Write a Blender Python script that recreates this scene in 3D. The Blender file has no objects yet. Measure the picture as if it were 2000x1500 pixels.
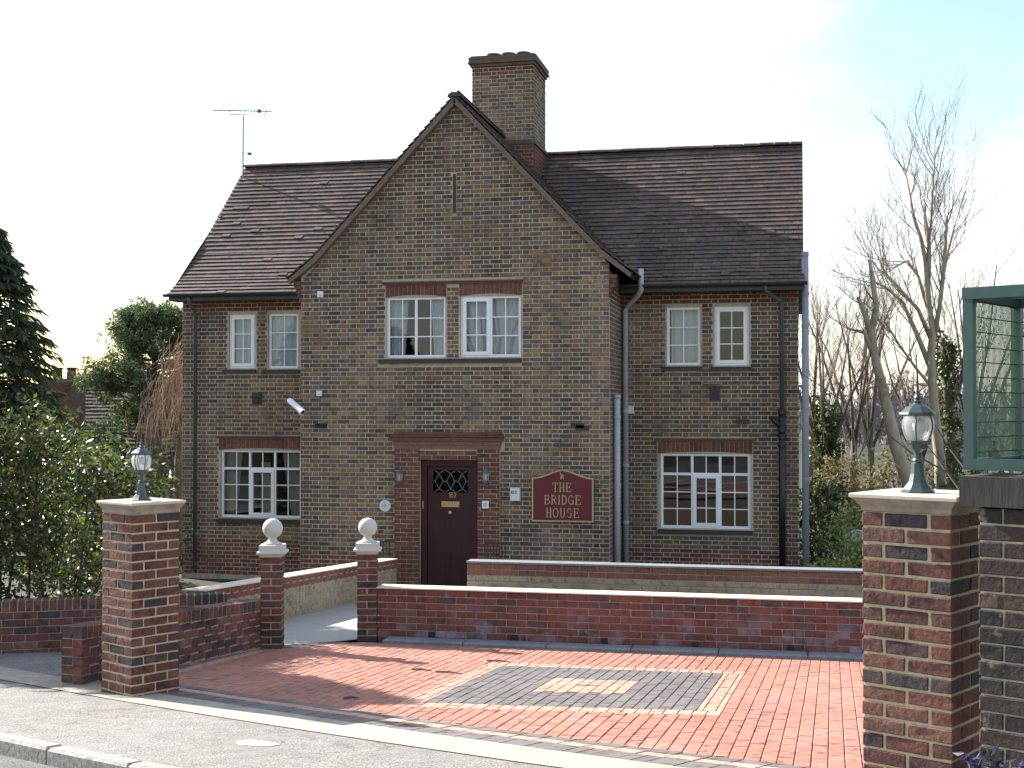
import bpy, math, random
from mathutils import Vector, Matrix
R = math.radians
rng = random.Random(7)
sc = bpy.context.scene
col = sc.collection

# ------------------------------------------------------------------ camera
cam_d = bpy.data.cameras.new('camera'); cam_d.sensor_width = 36.0; cam_d.lens = 46.44
cam_d.clip_start = 0.05; cam_d.clip_end = 3000
cam = bpy.data.objects.new('camera', cam_d); col.objects.link(cam)
cam.location = (0, 0, 2.5); cam.rotation_euler = (R(90) + math.atan(50/2580), 0, R(12.25))
sc.camera = cam
# ------------------------------------------------------------------ sky, sun, exposure
SUN_EL = R(31); SUN_AZ = R(25)                      # azimuth: from -X towards +Y
sun_dir = Vector((-math.cos(SUN_AZ)*math.cos(SUN_EL), math.sin(SUN_AZ)*math.cos(SUN_EL), math.sin(SUN_EL)))
w = bpy.data.worlds.new('World'); sc.world = w; w.use_nodes = True
wn = w.node_tree.nodes; wl = w.node_tree.links
bg = wn['Background']; bg.inputs['Strength'].default_value = 0.1
sky = wn.new('ShaderNodeTexSky'); sky.sky_type = 'NISHITA'; sky.sun_disc = False
sky.sun_elevation = SUN_EL; sky.sun_rotation = R(-65)
sky.air_density = 1.3; sky.dust_density = 1.0; sky.ozone_density = 1.4
tc = wn.new('ShaderNodeTexCoord')
mp = wn.new('ShaderNodeMapping'); mp.inputs['Scale'].default_value = (1.0, 1.0, 2.2); mp.inputs['Location'].default_value = (5.2, 1.1, 3.3)
wl.new(tc.outputs['Generated'], mp.inputs['Vector'])
nz = wn.new('ShaderNodeTexNoise'); nz.inputs['Scale'].default_value = 1.9; nz.inputs['Detail'].default_value = 9; nz.inputs['Roughness'].default_value = 0.55
wl.new(mp.outputs['Vector'], nz.inputs['Vector'])
cr = wn.new('ShaderNodeValToRGB'); cr.color_ramp.elements[0].position = 0.42; cr.color_ramp.elements[1].position = 0.55
wl.new(nz.outputs['Fac'], cr.inputs['Fac'])
nz2 = wn.new('ShaderNodeTexNoise'); nz2.inputs['Scale'].default_value = 4.5; nz2.inputs['Detail'].default_value = 6
wl.new(mp.outputs['Vector'], nz2.inputs['Vector'])
cr2 = wn.new('ShaderNodeValToRGB')                      # cloud tone: thin veils greyer, tops white
cr2.color_ramp.elements[0].position = 0.3; cr2.color_ramp.elements[0].color = (1.7, 1.8, 2.05, 1)
cr2.color_ramp.elements[1].position = 0.6; cr2.color_ramp.elements[1].color = (2.7, 2.7, 2.75, 1)
wl.new(nz2.outputs['Fac'], cr2.inputs['Fac'])
cl = wn.new('ShaderNodeMixRGB'); cl.blend_type = 'ADD'; cl.inputs['Fac'].default_value = 0.62     # clouds also scatter the sky's own glow
wl.new(cr2.outputs['Color'], cl.inputs['Color1']); wl.new(sky.outputs['Color'], cl.inputs['Color2'])
mx = wn.new('ShaderNodeMixRGB')
wl.new(cr.outputs['Color'], mx.inputs['Fac']); wl.new(sky.outputs['Color'], mx.inputs['Color1']); wl.new(cl.outputs['Color'], mx.inputs['Color2'])
wl.new(mx.outputs['Color'], bg.inputs['Color'])
sd = bpy.data.lights.new('sun', 'SUN'); sd.energy = 5.0; sd.angle = R(0.53); sd.color = (1.0, 0.95, 0.87)
so = bpy.data.objects.new('sun', sd); col.objects.link(so); so.location = (-20, 20, 25)
so.rotation_euler = (-sun_dir).to_track_quat('-Z', 'Y').to_euler()
vs = sc.view_settings; vs.view_transform = 'Standard'; vs.look = 'None'; vs.gamma = 1; vs.use_curve_mapping = False; vs.exposure = 1.4

# ------------------------------------------------------------------ materials
MATS = {}
def new_mat(name):
    m = bpy.data.materials.new(name); m.use_nodes = True
    nt = m.node_tree; b = nt.nodes['Principled BSDF']
    MATS[name] = m
    return m, nt.nodes, nt.links, b
def noise(nd, ln, scale, detail=4, rough=.5, coord='pos', sc3=None):
    n = nd.new('ShaderNodeTexNoise'); n.inputs['Scale'].default_value = scale; n.inputs['Detail'].default_value = detail; n.inputs['Roughness'].default_value = rough
    g = nd.new('ShaderNodeNewGeometry') if coord == 'pos' else nd.new('ShaderNodeTexCoord')
    out = g.outputs['Position'] if coord == 'pos' else g.outputs['Object']
    if sc3:
        mpp = nd.new('ShaderNodeMapping'); mpp.inputs['Scale'].default_value = sc3; ln.new(out, mpp.inputs['Vector']); out = mpp.outputs['Vector']
    ln.new(out, n.inputs['Vector'])
    return n
def ramp(nd, stops, interp='LINEAR'):
    r = nd.new('ShaderNodeValToRGB'); r.color_ramp.interpolation = interp
    e = r.color_ramp.elements
    while len(e) < len(stops): e.new(0.5)
    for i, (p, c) in enumerate(stops):
        e[i].position = p; e[i].color = (c[0], c[1], c[2], 1) if not isinstance(c, (int, float)) else (c, c, c, 1)
    return r
def mixc(nd, ln, a, b, fac=None, facv=.5, mode='MIX'):
    m = nd.new('ShaderNodeMixRGB'); m.blend_type = mode; m.inputs['Fac'].default_value = facv
    for s, v in (('Color1', a), ('Color2', b)):
        if isinstance(v, tuple): m.inputs[s].default_value = (*v, 1)
        else: ln.new(v, m.inputs[s])
    if fac is not None: ln.new(fac, m.inputs['Fac'])
    return m.outputs['Color']
def bump(nd, ln, b, h, strength=.3, dist=.01):
    bp_ = nd.new('ShaderNodeBump'); bp_.inputs['Strength'].default_value = strength; bp_.inputs['Distance'].default_value = dist
    ln.new(h, bp_.inputs['Height']); ln.new(bp_.outputs['Normal'], b.inputs['Normal'])
def piece_mat(name, stops, mode, rough=.85, fine=70, finev=(.62, 1.3), big=.7, bigv=(.75, 1.15), bstr=.5, effl=None, stain=None, spec=.3, bsc=None):
    m, nd, ln, b = new_mat(name)
    if mode == 'obj': src = nd.new('ShaderNodeObjectInfo').outputs['Random']
    else: src = nd.new('ShaderNodeNewGeometry').outputs['Random Per Island']
    r = ramp(nd, stops); ln.new(src, r.inputs['Fac'])
    n1 = noise(nd, ln, fine, 5, .65); f1 = ramp(nd, [(.25, finev[0]), (.75, finev[1])]); ln.new(n1.outputs['Fac'], f1.inputs['Fac'])
    n2 = noise(nd, ln, big, 4, sc3=bsc); f2 = ramp(nd, [(.3, bigv[0]), (.7, bigv[1])]); ln.new(n2.outputs['Fac'], f2.inputs['Fac'])
    c = mixc(nd, ln, r.outputs['Color'], f1.outputs['Color'], facv=1, mode='MULTIPLY')
    c = mixc(nd, ln, c, f2.outputs['Color'], facv=1, mode='MULTIPLY')
    # scorched patches inside a piece
    n4 = noise(nd, ln, 14, 3); r4 = ramp(nd, [(.52, 0.), (.68, .65)]); ln.new(n4.outputs['Fac'], r4.inputs['Fac'])
    c = mixc(nd, ln, c, mixc(nd, ln, c, (.35, .33, .38), facv=1, mode='MULTIPLY'), fac=r4.outputs['Color'])
    if effl:
        z0, z1, pal = effl
        g = nd.new('ShaderNodeNewGeometry'); s = nd.new('ShaderNodeSeparateXYZ'); ln.new(g.outputs['Position'], s.inputs['Vector'])
        mr = nd.new('ShaderNodeMapRange'); mr.inputs['From Min'].default_value = z1; mr.inputs['From Max'].default_value = z0; ln.new(s.outputs['Z'], mr.inputs['Value'])
        n3 = noise(nd, ln, 3.2, 6, .65); r3 = ramp(nd, [(.44, 0.), (.62, 1.)]); ln.new(n3.outputs['Fac'], r3.inputs['Fac'])
        mm = nd.new('ShaderNodeMath'); mm.operation = 'MULTIPLY'; ln.new(mr.outputs['Result'], mm.inputs[0]); ln.new(r3.outputs['Color'], mm.inputs[1])
        rb = ramp(nd, [(.3, .12), (.62, 1.)]); ln.new(src, rb.inputs['Fac']); m2 = nd.new('ShaderNodeMath'); m2.operation = 'MULTIPLY'; ln.new(mm.outputs[0], m2.inputs[0]); ln.new(rb.outputs['Color'], m2.inputs[1])
        c = mixc(nd, ln, c, pal, fac=m2.outputs[0])
    if stain:
        n5 = noise(nd, ln, stain[0], 5, .6); r5 = ramp(nd, [(stain[1], 0.), (stain[1]+.12, 1.)]); ln.new(n5.outputs['Fac'], r5.inputs['Fac'])
        c = mixc(nd, ln, c, stain[2], fac=r5.outputs['Color'])
    ln.new(c, b.inputs['Base Color']); b.inputs['Roughness'].default_value = rough; b.inputs['Specular IOR Level'].default_value = spec
    bump(nd, ln, b, n1.outputs['Fac'], bstr, .006)
    return m
def plain(name, c, rough=.6, var=.15, scale=25, metal=0., bstr=.15, spec=.5, dirt=None, sc3=None):
    m, nd, ln, b = new_mat(name)
    n1 = noise(nd, ln, scale, 5, .6, sc3=sc3); f1 = ramp(nd, [(.25, 1-var), (.75, 1+var)]); ln.new(n1.outputs['Fac'], f1.inputs['Fac'])
    cc = mixc(nd, ln, c, f1.outputs['Color'], facv=1, mode='MULTIPLY')
    if dirt:
        n2 = noise(nd, ln, dirt[0], 6, .6); r2 = ramp(nd, [(dirt[1], 0.), (dirt[1]+.2, dirt[3])]); ln.new(n2.outputs['Fac'], r2.inputs['Fac'])
        cc = mixc(nd, ln, cc, dirt[2], fac=r2.outputs['Color'])
    ln.new(cc, b.inputs['Base Color']); b.inputs['Roughness'].default_value = rough; b.inputs['Metallic'].default_value = metal
    b.inputs['Specular IOR Level'].default_value = spec
    if bstr: bump(nd, ln, b, n1.outputs['Fac'], bstr, .004)
    return m
STOCK = [(0, (0.127, 0.088, 0.070)), (.14, (0.226, 0.152, 0.090)), (.3, (0.264, 0.176, 0.099)), (.42, (0.198, 0.119, 0.081)), (.54, (0.182, 0.134, 0.119)), (.68, (0.143, 0.116, 0.112)), (.8, (0.094, 0.075, 0.075)), (.9, (0.182, 0.105, 0.073)), (1, (0.286, 0.198, 0.114))]
REDN = [(0, (.145, .06, .05)), (.28, (.185, .076, .058)), (.5, (.135, .057, .052)), (.66, (.21, .098, .075)), (.82, (.095, .057, .058)), (1, (.062, .05, .058))]
REDW = [(0, (.165, .058, .05)), (.4, (.2, .07, .055)), (.7, (.145, .055, .052)), (.9, (.12, .06, .06)), (1, (.09, .06, .066))]
REDH = [(0, (.155, .06, .046)), (.4, (.19, .075, .052)), (.7, (.13, .053, .045)), (1, (.21, .092, .062))]
TAN = [(0, (.38, .295, .2)), (.5, (.42, .335, .235)), (1, (.34, .265, .185))]
DARKB = [(0, (0.040, 0.030, 0.032)), (.35, (0.065, 0.042, 0.036)), (.6, (0.032, 0.030, 0.036)), (.85, (0.086, 0.058, 0.043)), (1, (0.115, 0.079, 0.058))]
TILE = [(0, (0.083, 0.062, 0.059)), (.3, (0.122, 0.085, 0.073)), (.55, (0.100, 0.075, 0.071)), (.75, (0.156, 0.100, 0.075)), (.9, (0.073, 0.060, 0.059)), (1, (0.194, 0.135, 0.098))]
PRED = [(0, (.4, .175, .125)), (.35, (.44, .2, .142)), (.65, (.42, .19, .142)), (.85, (.38, .2, .165)), (1, (.47, .225, .155))]
PTAN = [(0, (.46, .275, .2)), (.6, (.5, .31, .23)), (1, (.47, .31, .24))]
PGREY = [(0, (.14, .125, .12)), (.6, (.18, .16, .15)), (1, (.16, .14, .138))]
for md in ('obj', 'isl'):
    piece_mat('stock_'+md, STOCK, md, big=1.1, bigv=(.55, 1.2), bstr=.6, bsc=(1, 1, .4))
    piece_mat('rednew_'+md, REDN, md, bstr=1.3, fine=38, finev=(.5, 1.4), big=2.2, bigv=(.65, 1.15))
    piece_mat('redwall_'+md, REDW, md, effl=(-.05, .42, (.36, .29, .33)), bstr=.5)
    piece_mat('redhouse_'+md, REDH, md, bstr=.4)
    piece_mat('rampred_'+md, [(0, (.24, .095, .07)), (.5, (.28, .115, .08)), (1, (.21, .09, .07))], md, bstr=.4)
    piece_mat('tan_'+md, TAN, md, bstr=.4)
    piece_mat('darkbrick_'+md, DARKB, md, bstr=1.0, fine=40, stain=(9, .62, (.3, .24, .17)))
    piece_mat('tile_'+md, TILE, md, rough=.75, bstr=.5, stain=(22, .69, (.3, .26, .16)), bigv=(.7, 1.25))
    piece_mat('pred_'+md, PRED, md, rough=.8, bstr=.25, finev=(.8, 1.15), big=.9, bigv=(.78, 1.1), stain=(2.3, .66, (.2, .13, .11)))
    piece_mat('ptan_'+md, PTAN, md, rough=.8, bstr=.25, finev=(.85, 1.12), bigv=(.9, 1.08))
    piece_mat('pgrey_'+md, PGREY, md, rough=.8, bstr=.25, finev=(.85, 1.12), bigv=(.9, 1.08))
plain('mortar_house', (.43, .36, .28), .95, .3, 30, bstr=.6, dirt=(1.6, .5, (.17, .135, .105), .85))
plain('mortar_new', (.45, .37, .235), .95, .2, 40, bstr=.6)
plain('mortar_wall', (.3, .24, .185), .95, .3, 30, bstr=.5)
plain('mortar_tan', (.38, .33, .23), .95, .15, 40, bstr=.4)
plain('mortar_old', (.38, .33, .24), .95, .4, 18, bstr=.9)
plain('stone_cap', (.56, .48, .39), .8, .1, 30, bstr=.3, dirt=(6, .55, (.36, .31, .25), .5))
plain('stone_dirty', (.3, .245, .19), .9, .25, 16, bstr=.5, dirt=(9, .5, (.17, .14, .11), .7))
plain('stone_white', (.52, .5, .455), .75, .06, 30, bstr=.2, dirt=(7, .58, (.42, .38, .33), .4))
plain('stone_dark', (.05, .043, .037), .9, .35, 20, bstr=.8, sc3=(1, 1, .3))
plain('coping_pale', (.72, .62, .5), .8, .1, 20, bstr=.3)
plain('sandstone_edge', (.2, .205, .225), .85, .25, 20, bstr=.4, dirt=(2, .5, (.12, .12, .115), .6))
plain('upvc', (.8, .82, .86), .35, .03, 10, bstr=0)
plain('sill_tile', (.036, .028, .029), .6, .3, 20)
plain('door_paint', (.04, .009, .011), .5, .15, 12, spec=.35, sc3=(1, 1, .15))
plain('door_frame', (.048, .012, .012), .5, .15, 14, spec=.35, sc3=(1, 1, .15))
plain('brass', (.55, .42, .22), .35, .1, 20, metal=.8)
plain('lead', (.16, .2, .24), .5, .1, 20)
plain('gutter_black', (.025, .027, .032), .45, .2, 12)
plain('pipe_grey', (.4, .43, .49), .5, .08, 6)
plain('pipe_mid', (.24, .255, .3), .5, .1, 6)
plain('pipe_dark', (.075, .08, .095), .5, .15, 8)
plain('pipe_black', (.014, .014, .016), .4, .2, 8)
piece_mat('tile_dark', [(0, (.05, .037, .035)), (1, (.075, .052, .046))], 'isl')
plain('chimney_brown', (.125, .085, .068), .95, .4, 9, bstr=.7)
plain('hood_brown', (.19, .105, .085), .9, .3, 22, bstr=.6)
plain('verge_cement', (.17, .12, .095), .95, .3, 14, bstr=.6)
plain('sign_red', (.115, .008, .018), .4, .06, 20, spec=.4)
plain('sign_gold', (.44, .33, .18), .5, .08, 30)
plain('white_plastic', (.72, .74, .78), .45, .04, 20)
plain('plaque_white', (.62, .63, .66), .5, .08, 18)
plain('dark_print', (.05, .05, .06), .7, .05, 20)
plain('lamp_metal', (.055, .08, .085), .4, .2, 30, metal=.2)
plain('lantern_blue', (.07, .1, .13), .5, .15, 30)
plain('iron_black', (.012, .012, .014), .5, .1, 20)
plain('cage_green', (.035, .085, .075), .45, .12, 20)
plain('mesh_green', (.01, .05, .028), .5, .15, 20)
plain('alu', (.2, .2, .21), .4, .1, 20, metal=.6)
plain('curtain_cloth', (.55, .52, .44), .9, .12, 9, bstr=.3)
plain('net_sky_white', (.8, .84, .9), .9, .08, 9, bstr=.2)  # white net cloth; reflected sky blue is put into the colour
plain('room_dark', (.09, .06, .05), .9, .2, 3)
plain('concrete', (.36, .355, .34), .9, .12, 18, bstr=.3, dirt=(1.5, .5, (.33, .31, .28), .6))
plain('concrete_strip', (.35, .315, .255), .9, .25, 12, bstr=.5, dirt=(2.2, .5, (.22, .2, .175), .85))
plain('kerb_stone', (.27, .255, .235), .9, .55, 34, bstr=.7)
plain('patch_white', (.7, .68, .64), .8, .12, 14, bstr=.3)
plain('joint_sand', (.16, .085, .065), .95, .25, 40)
plain('wall_texture', (.14, .11, .08), .9, .3, 8, bstr=.5)
plain('bark_pale', (.36, .3, .22), .9, .3, 14, bstr=.8, sc3=(1, 1, .35), dirt=(3, .55, (.12, .105, .075), .8))
plain('bark_dark', (.1, .08, .065), .9, .3, 14, bstr=.8, sc3=(1, 1, .35))
plain('twig_brown', (.24, .18, .15), .9, .2, 6, bstr=0)
plain('twig_tan', (.27, .185, .14), .9, .25, 6, bstr=0)
plain('twig_far', (.2, .165, .165), .95, .25, .3, bstr=0)
plain('soil', (.06, .045, .032), .95, .3, 12, bstr=.6)
def ground_mat(name, c1, c2, c3, s, bs, rough=.92):
    m, nd, ln, b = new_mat(name)
    n1 = noise(nd, ln, s, 4, .7); r1 = ramp(nd, [(.3, c1), (.7, c2)]); ln.new(n1.outputs['Fac'], r1.inputs['Fac'])
    n2 = noise(nd, ln, .9, 5, .65); r2 = ramp(nd, [(.42, 0.), (.66, .8)]); ln.new(n2.outputs['Fac'], r2.inputs['Fac'])
    c = mixc(nd, ln, r1.outputs['Color'], c3, fac=r2.outputs['Color'])
    n3 = noise(nd, ln, 5.5, 4, .7); r3 = ramp(nd, [(.3, .78), (.7, 1.16)]); ln.new(n3.outputs['Fac'], r3.inputs['Fac'])
    c = mixc(nd, ln, c, r3.outputs['Color'], facv=1, mode='MULTIPLY')
    v = nd.new('ShaderNodeTexVoronoi'); v.inputs['Scale'].default_value = s*1.2
    g = nd.new('ShaderNodeNewGeometry'); ln.new(g.outputs['Position'], v.inputs['Vector'])
    rv_ = ramp(nd, [(.0, 1.35), (.35, 1.0), (.7, .62)]); ln.new(v.outputs['Distance'], rv_.inputs['Fac'])
    c = mixc(nd, ln, c, rv_.outputs['Color'], facv=1, mode='MULTIPLY')
    vc = nd.new('ShaderNodeTexVoronoi'); vc.feature = 'DISTANCE_TO_EDGE'; vc.inputs['Scale'].default_value = .55   # long thin cracks
    wp = nd.new('ShaderNodeVectorMath'); wp.operation = 'ADD'; nw = noise(nd, ln, 3, 4, .6); ln.new(g.outputs['Position'], wp.inputs[0]); ln.new(nw.outputs['Color'], wp.inputs[1]); ln.new(wp.outputs[0], vc.inputs['Vector'])
    rc = ramp(nd, [(.0, .45), (.009, 1.)]); ln.new(vc.outputs['Distance'], rc.inputs['Fac'])
    c = mixc(nd, ln, c, rc.outputs['Color'], facv=.8, mode='MULTIPLY')
    ln.new(c, b.inputs['Base Color']); b.inputs['Roughness'].default_value = rough
    bump(nd, ln, b, v.outputs['Distance'], bs, .006)
ground_mat('asphalt', (.09, .088, .085), (.2, .19, .18), (.12, .115, .11), 60, .8)
ground_mat('footway', (.2, .188, .178), (.32, .298, .28), (.22, .2, .184), 60, .6)
ground_mat('grass_ground', (.03, .036, .015), (.05, .052, .022), (.042, .032, .02), 30, .8)
def glass_mat(name, ior, tint, rough=.015):
    m, nd, ln, b = new_mat(name); nd.remove(b); out = nd['Material Output']
    t = nd.new('ShaderNodeBsdfTransparent'); t.inputs['Color'].default_value = (*tint, 1)
    g = nd.new('ShaderNodeBsdfGlossy'); g.inputs['Roughness'].default_value = rough
    f = nd.new('ShaderNodeFresnel'); f.inputs['IOR'].default_value = ior
    x = nd.new('ShaderNodeMixShader'); ln.new(f.outputs[0], x.inputs[0]); ln.new(t.outputs[0], x.inputs[1]); ln.new(g.outputs[0], x.inputs[2]); ln.new(x.outputs[0], out.inputs[0])
    if name == 'lamp_glass':
        tr = nd.new('ShaderNodeBsdfTranslucent'); tr.inputs['Color'].default_value = (.8, .82, .8, 1); df = nd.new('ShaderNodeBsdfDiffuse'); df.inputs['Color'].default_value = (.6, .62, .6, 1)
        a1 = nd.new('ShaderNodeMixShader'); ln.new(tr.outputs[0], a1.inputs[1]); ln.new(df.outputs[0], a1.inputs[2])
        a2 = nd.new('ShaderNodeMixShader'); a2.inputs[0].default_value = .35; ln.new(x.outputs[0], a2.inputs[1]); ln.new(a1.outputs[0], a2.inputs[2]); ln.new(a2.outputs[0], out.inputs[0])
glass_mat('window_glass', 1.75, (.8, .84, .86)); glass_mat('lamp_glass', 1.45, (.93, .95, .95), .08)
def leaf_mat(name, stops, rough=.4, trans=.35, spec=.5):
    m, nd, ln, b = new_mat(name); out = nd['Material Output']
    g = nd.new('ShaderNodeNewGeometry'); r = ramp(nd, stops); ln.new(g.outputs['Random Per Island'], r.inputs['Fac'])
    ln.new(r.outputs['Color'], b.inputs['Base Color']); b.inputs['Roughness'].default_value = rough; b.inputs['Specular IOR Level'].default_value = spec
    t = nd.new('ShaderNodeBsdfTranslucent'); ln.new(mixc(nd, ln, r.outputs['Color'], (1.6, 1.7, .7), facv=1, mode='MULTIPLY'), t.inputs['Color'])
    x = nd.new('ShaderNodeMixShader'); x.inputs[0].default_value = trans
    ln.new(b.outputs[0], x.inputs[1]); ln.new(t.outputs[0], x.inputs[2]); ln.new(x.outputs[0], out.inputs[0])
leaf_mat('leaf_laurel', [(0, (.022, .042, .013)), (.45, (.05, .075, .02)), (.75, (.1, .115, .035)), (.9, (.16, .15, .05)), (1, (.17, .1, .055))], .32, .35, .6)
leaf_mat('leaf_conifer', [(0, (.055, .08, .055)), (.6, (.09, .12, .075)), (1, (.15, .155, .09))], .6, .45, .3)
leaf_mat('leaf_pine', [(0, (.035, .062, .042)), (.6, (.06, .09, .055)), (1, (.1, .12, .065))], .6, .3, .3)
leaf_mat('leaf_ivy', [(0, (.03, .05, .015)), (.6, (.05, .075, .022)), (1, (.1, .115, .04))], .45, .25, .5)
leaf_mat('leaf_bright', [(0, (.08, .13, .03)), (.5, (.12, .17, .04)), (.85, (.2, .22, .06)), (1, (.32, .3, .2))], .5, .4, .4)
leaf_mat('leaf_dry', [(0, (.13, .1, .05)), (.6, (.1, .1, .04)), (1, (.2, .14, .08))], .6, .3, .3)
leaf_mat('leaf_navy', [(0, (.02, .018, .05)), (.6, (.035, .03, .085)), (1, (.08, .075, .13))], .18, .05, .8)
M = MATS

# ------------------------------------------------------------------ mesh helpers
class MB:
    def __init__(s): s.v = []; s.f = []
    def quad(s, a, b, c, d):
        i = len(s.v); s.v += [tuple(a), tuple(b), tuple(c), tuple(d)]; s.f.append((i, i+1, i+2, i+3)); return s
    def box(s, x0, x1, y0, y1, z0, z1):
        i = len(s.v)
        s.v += [(x0, y0, z0), (x1, y0, z0), (x1, y1, z0), (x0, y1, z0), (x0, y0, z1), (x1, y0, z1), (x1, y1, z1), (x0, y1, z1)]
        for q in ((0, 3, 2, 1), (4, 5, 6, 7), (0, 1, 5, 4), (1, 2, 6, 5), (2, 3, 7, 6), (3, 0, 4, 7)): s.f.append(tuple(i+k for k in q))
        return s
    def obox(s, o, d, n, lu, lw, z0, z1):            # box at o, lu along d, lw along n
        o = Vector(o); d = Vector((d[0], d[1], 0)); n = Vector((n[0], n[1], 0)); i = len(s.v)
        for z in (z0, z1):
            for p in (o, o+d*lu, o+d*lu+n*lw, o+n*lw): s.v.append((p.x, p.y, z))
        for q in ((0, 3, 2, 1), (4, 5, 6, 7), (0, 1, 5, 4), (1, 2, 6, 5), (2, 3, 7, 6), (3, 0, 4, 7)): s.f.append(tuple(i+k for k in q))
        return s
    def prism(s, poly, mapf, w0, w1):
        n = len(poly); i = len(s.v)
        for wv in (w0, w1):
            for (u, v) in poly: s.v.append(tuple(mapf(u, v, wv)))
        for k in range(n): s.f.append((i+k, i+(k+1) % n, i+n+(k+1) % n, i+n+k))
        s.f.append(tuple(i+n+k for k in range(n))); s.f.append(tuple(i+n-1-k for k in range(n)))
        return s
    def slab(s, poly, mapf, w0, w1, ch):             # chamfered slab without a back
        n = len(poly); cu = sum(p[0] for p in poly)/n; cv = sum(p[1] for p in poly)/n; i = len(s.v)
        for (u, v) in poly: s.v.append(tuple(mapf(u, v, w0)))
        for (u, v) in poly: s.v.append(tuple(mapf(u, v, w1-ch)))
        for (u, v) in poly:
            du = cu-u; dv = cv-v
            s.v.append(tuple(mapf(u+math.copysign(min(ch, abs(du)*.5), du), v+math.copysign(min(ch, abs(dv)*.5), dv), w1)))
        for r_ in (0, 1):
            for k in range(n): s.f.append((i+r_*n+k, i+r_*n+(k+1) % n, i+(r_+1)*n+(k+1) % n, i+(r_+1)*n+k))
        s.f.append(tuple(i+2*n+k for k in range(n)))
        return s
    def tube(s, pts, rads, n=6, cap=True):
        pts = [Vector(p) for p in pts]; i0 = len(s.v); m = len(pts)
        if isinstance(rads, (int, float)): rads = [rads]*m
        up = Vector((0.13, 0.21, .97))
        for k in range(m):
            t = (pts[min(k+1, m-1)]-pts[max(k-1, 0)])
            if t.length < 1e-6: t = Vector((0, 0, 1))
            t.normalize()
            a = t.cross(up)
            if a.length < .05: a = t.cross(Vector((1, 0, 0)))
            a.normalize(); b = t.cross(a)
            for j in range(n):
                an = 2*math.pi*j/n; q = pts[k]+a*(math.cos(an)*rads[k])+b*(math.sin(an)*rads[k]); s.v.append((q.x, q.y, q.z))
        for k in range(m-1):
            for j in range(n): s.f.append((i0+k*n+j, i0+k*n+(j+1) % n, i0+(k+1)*n+(j+1) % n, i0+(k+1)*n+j))
        if cap:
            s.f.append(tuple(i0+j for j in range(n))[::-1]); s.f.append(tuple(i0+(m-1)*n+j for j in range(n)))
        return s
    def lathe(s, prof, c, n=16, rot=0., sq=1.):
        i0 = len(s.v); m = len(prof)
        for (r_, z) in prof:
            for j in range(n):
                a = 2*math.pi*j/n+rot; s.v.append((c[0]+r_*math.cos(a), c[1]+r_*math.sin(a), c[2]+z))
        for k in range(m-1):
            for j in range(n): s.f.append((i0+k*n+j, i0+k*n+(j+1) % n, i0+(k+1)*n+(j+1) % n, i0+(k+1)*n+j))
        s.f.append(tuple(i0+j for j in range(n))[::-1]); s.f.append(tuple(i0+(m-1)*n+j for j in range(n)))
        return s
    def mesh(s, name, m, smooth=False):
        me = bpy.data.meshes.new(name); me.from_pydata(s.v, [], s.f); me.materials.append(M[m]); me.update()
        if smooth: me.polygons.foreach_set('use_smooth', [True]*len(me.polygons))
        return me
    def build(s, name, m, parent=None, smooth=False):
        o = bpy.data.objects.new(name, s.mesh(name, m, smooth)); col.objects.link(o); o.parent = parent
        return o
def tag(o, label=None, cat=None, group=None, kind=None):
    if label: o['label'] = label
    if cat: o['category'] = cat
    if group: o['group'] = group
    if kind: o['kind'] = kind
    return o
def empty(name, loc, label=None, cat=None, group=None):
    o = bpy.data.objects.new(name, None); col.objects.link(o); o.location = loc; o.empty_display_size = .2
    return tag(o, label, cat, group)
def clip(poly, a, b, c):                              # keep a*u+b*v >= c
    out = []; n = len(poly)
    for i in range(n):
        p, q = poly[i], poly[(i+1) % n]; dp = a*p[0]+b*p[1]-c; dq = a*q[0]+b*q[1]-c
        if dp >= 0: out.append(p)
        if (dp < 0) != (dq < 0):
            t = dp/(dp-dq); out.append((p[0]+(q[0]-p[0])*t, p[1]+(q[1]-p[1])*t))
    return out
def area(p):
    return abs(sum(p[i][0]*p[(i+1) % len(p)][1]-p[(i+1) % len(p)][0]*p[i][1] for i in range(len(p))))/2
# chamfered brick, x = length, y = depth (front at y 0), z = height
def cbox(lx, ly, lz, ch, jit, rg):
    def j(): return rg.uniform(-jit, jit)
    V = []; idx = {}
    for sx in (0, 1):
        for sy in (0, 1):
            for sz in (0, 1):
                jx, jy, jz = j(), j(), j()
                for ax in range(3):
                    p = [lx*sx, ly*sy, lz*sz]
                    for k, sg in enumerate((sx, sy, sz)):
                        if k != ax: p[k] += ch if sg == 0 else -ch
                    idx[(sx, sy, sz, ax)] = len(V); V.append((p[0]+jx, p[1]+jy, p[2]+jz))
    F = []
    def g(c, ax): return idx[(*c, ax)]
    for ax in range(3):
        o1, o2 = [k for k in range(3) if k != ax]
        for sg in (0, 1):
            cs = []
            for (a, b) in ((0, 0), (1, 0), (1, 1), (0, 1)):
                c = [0, 0, 0]; c[ax] = sg; c[o1] = a; c[o2] = b; cs.append(g(tuple(c), ax))
            F.append(tuple(cs))
        for (a, b) in ((0, 0), (1, 0), (1, 1), (0, 1)):  # edges along ax
            c0 = [0, 0, 0]; c0[o1] = a; c0[o2] = b; c1 = list(c0); c1[ax] = 1
            F.append((g(tuple(c0), o1), g(tuple(c1), o1), g(tuple(c1), o2), g(tuple(c0), o2)))
    for sx in (0, 1):
        for sy in (0, 1):
            for sz in (0, 1): F.append(tuple(idx[(sx, sy, sz, a)] for a in range(3)))
    return V, F
BR = {}
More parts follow.
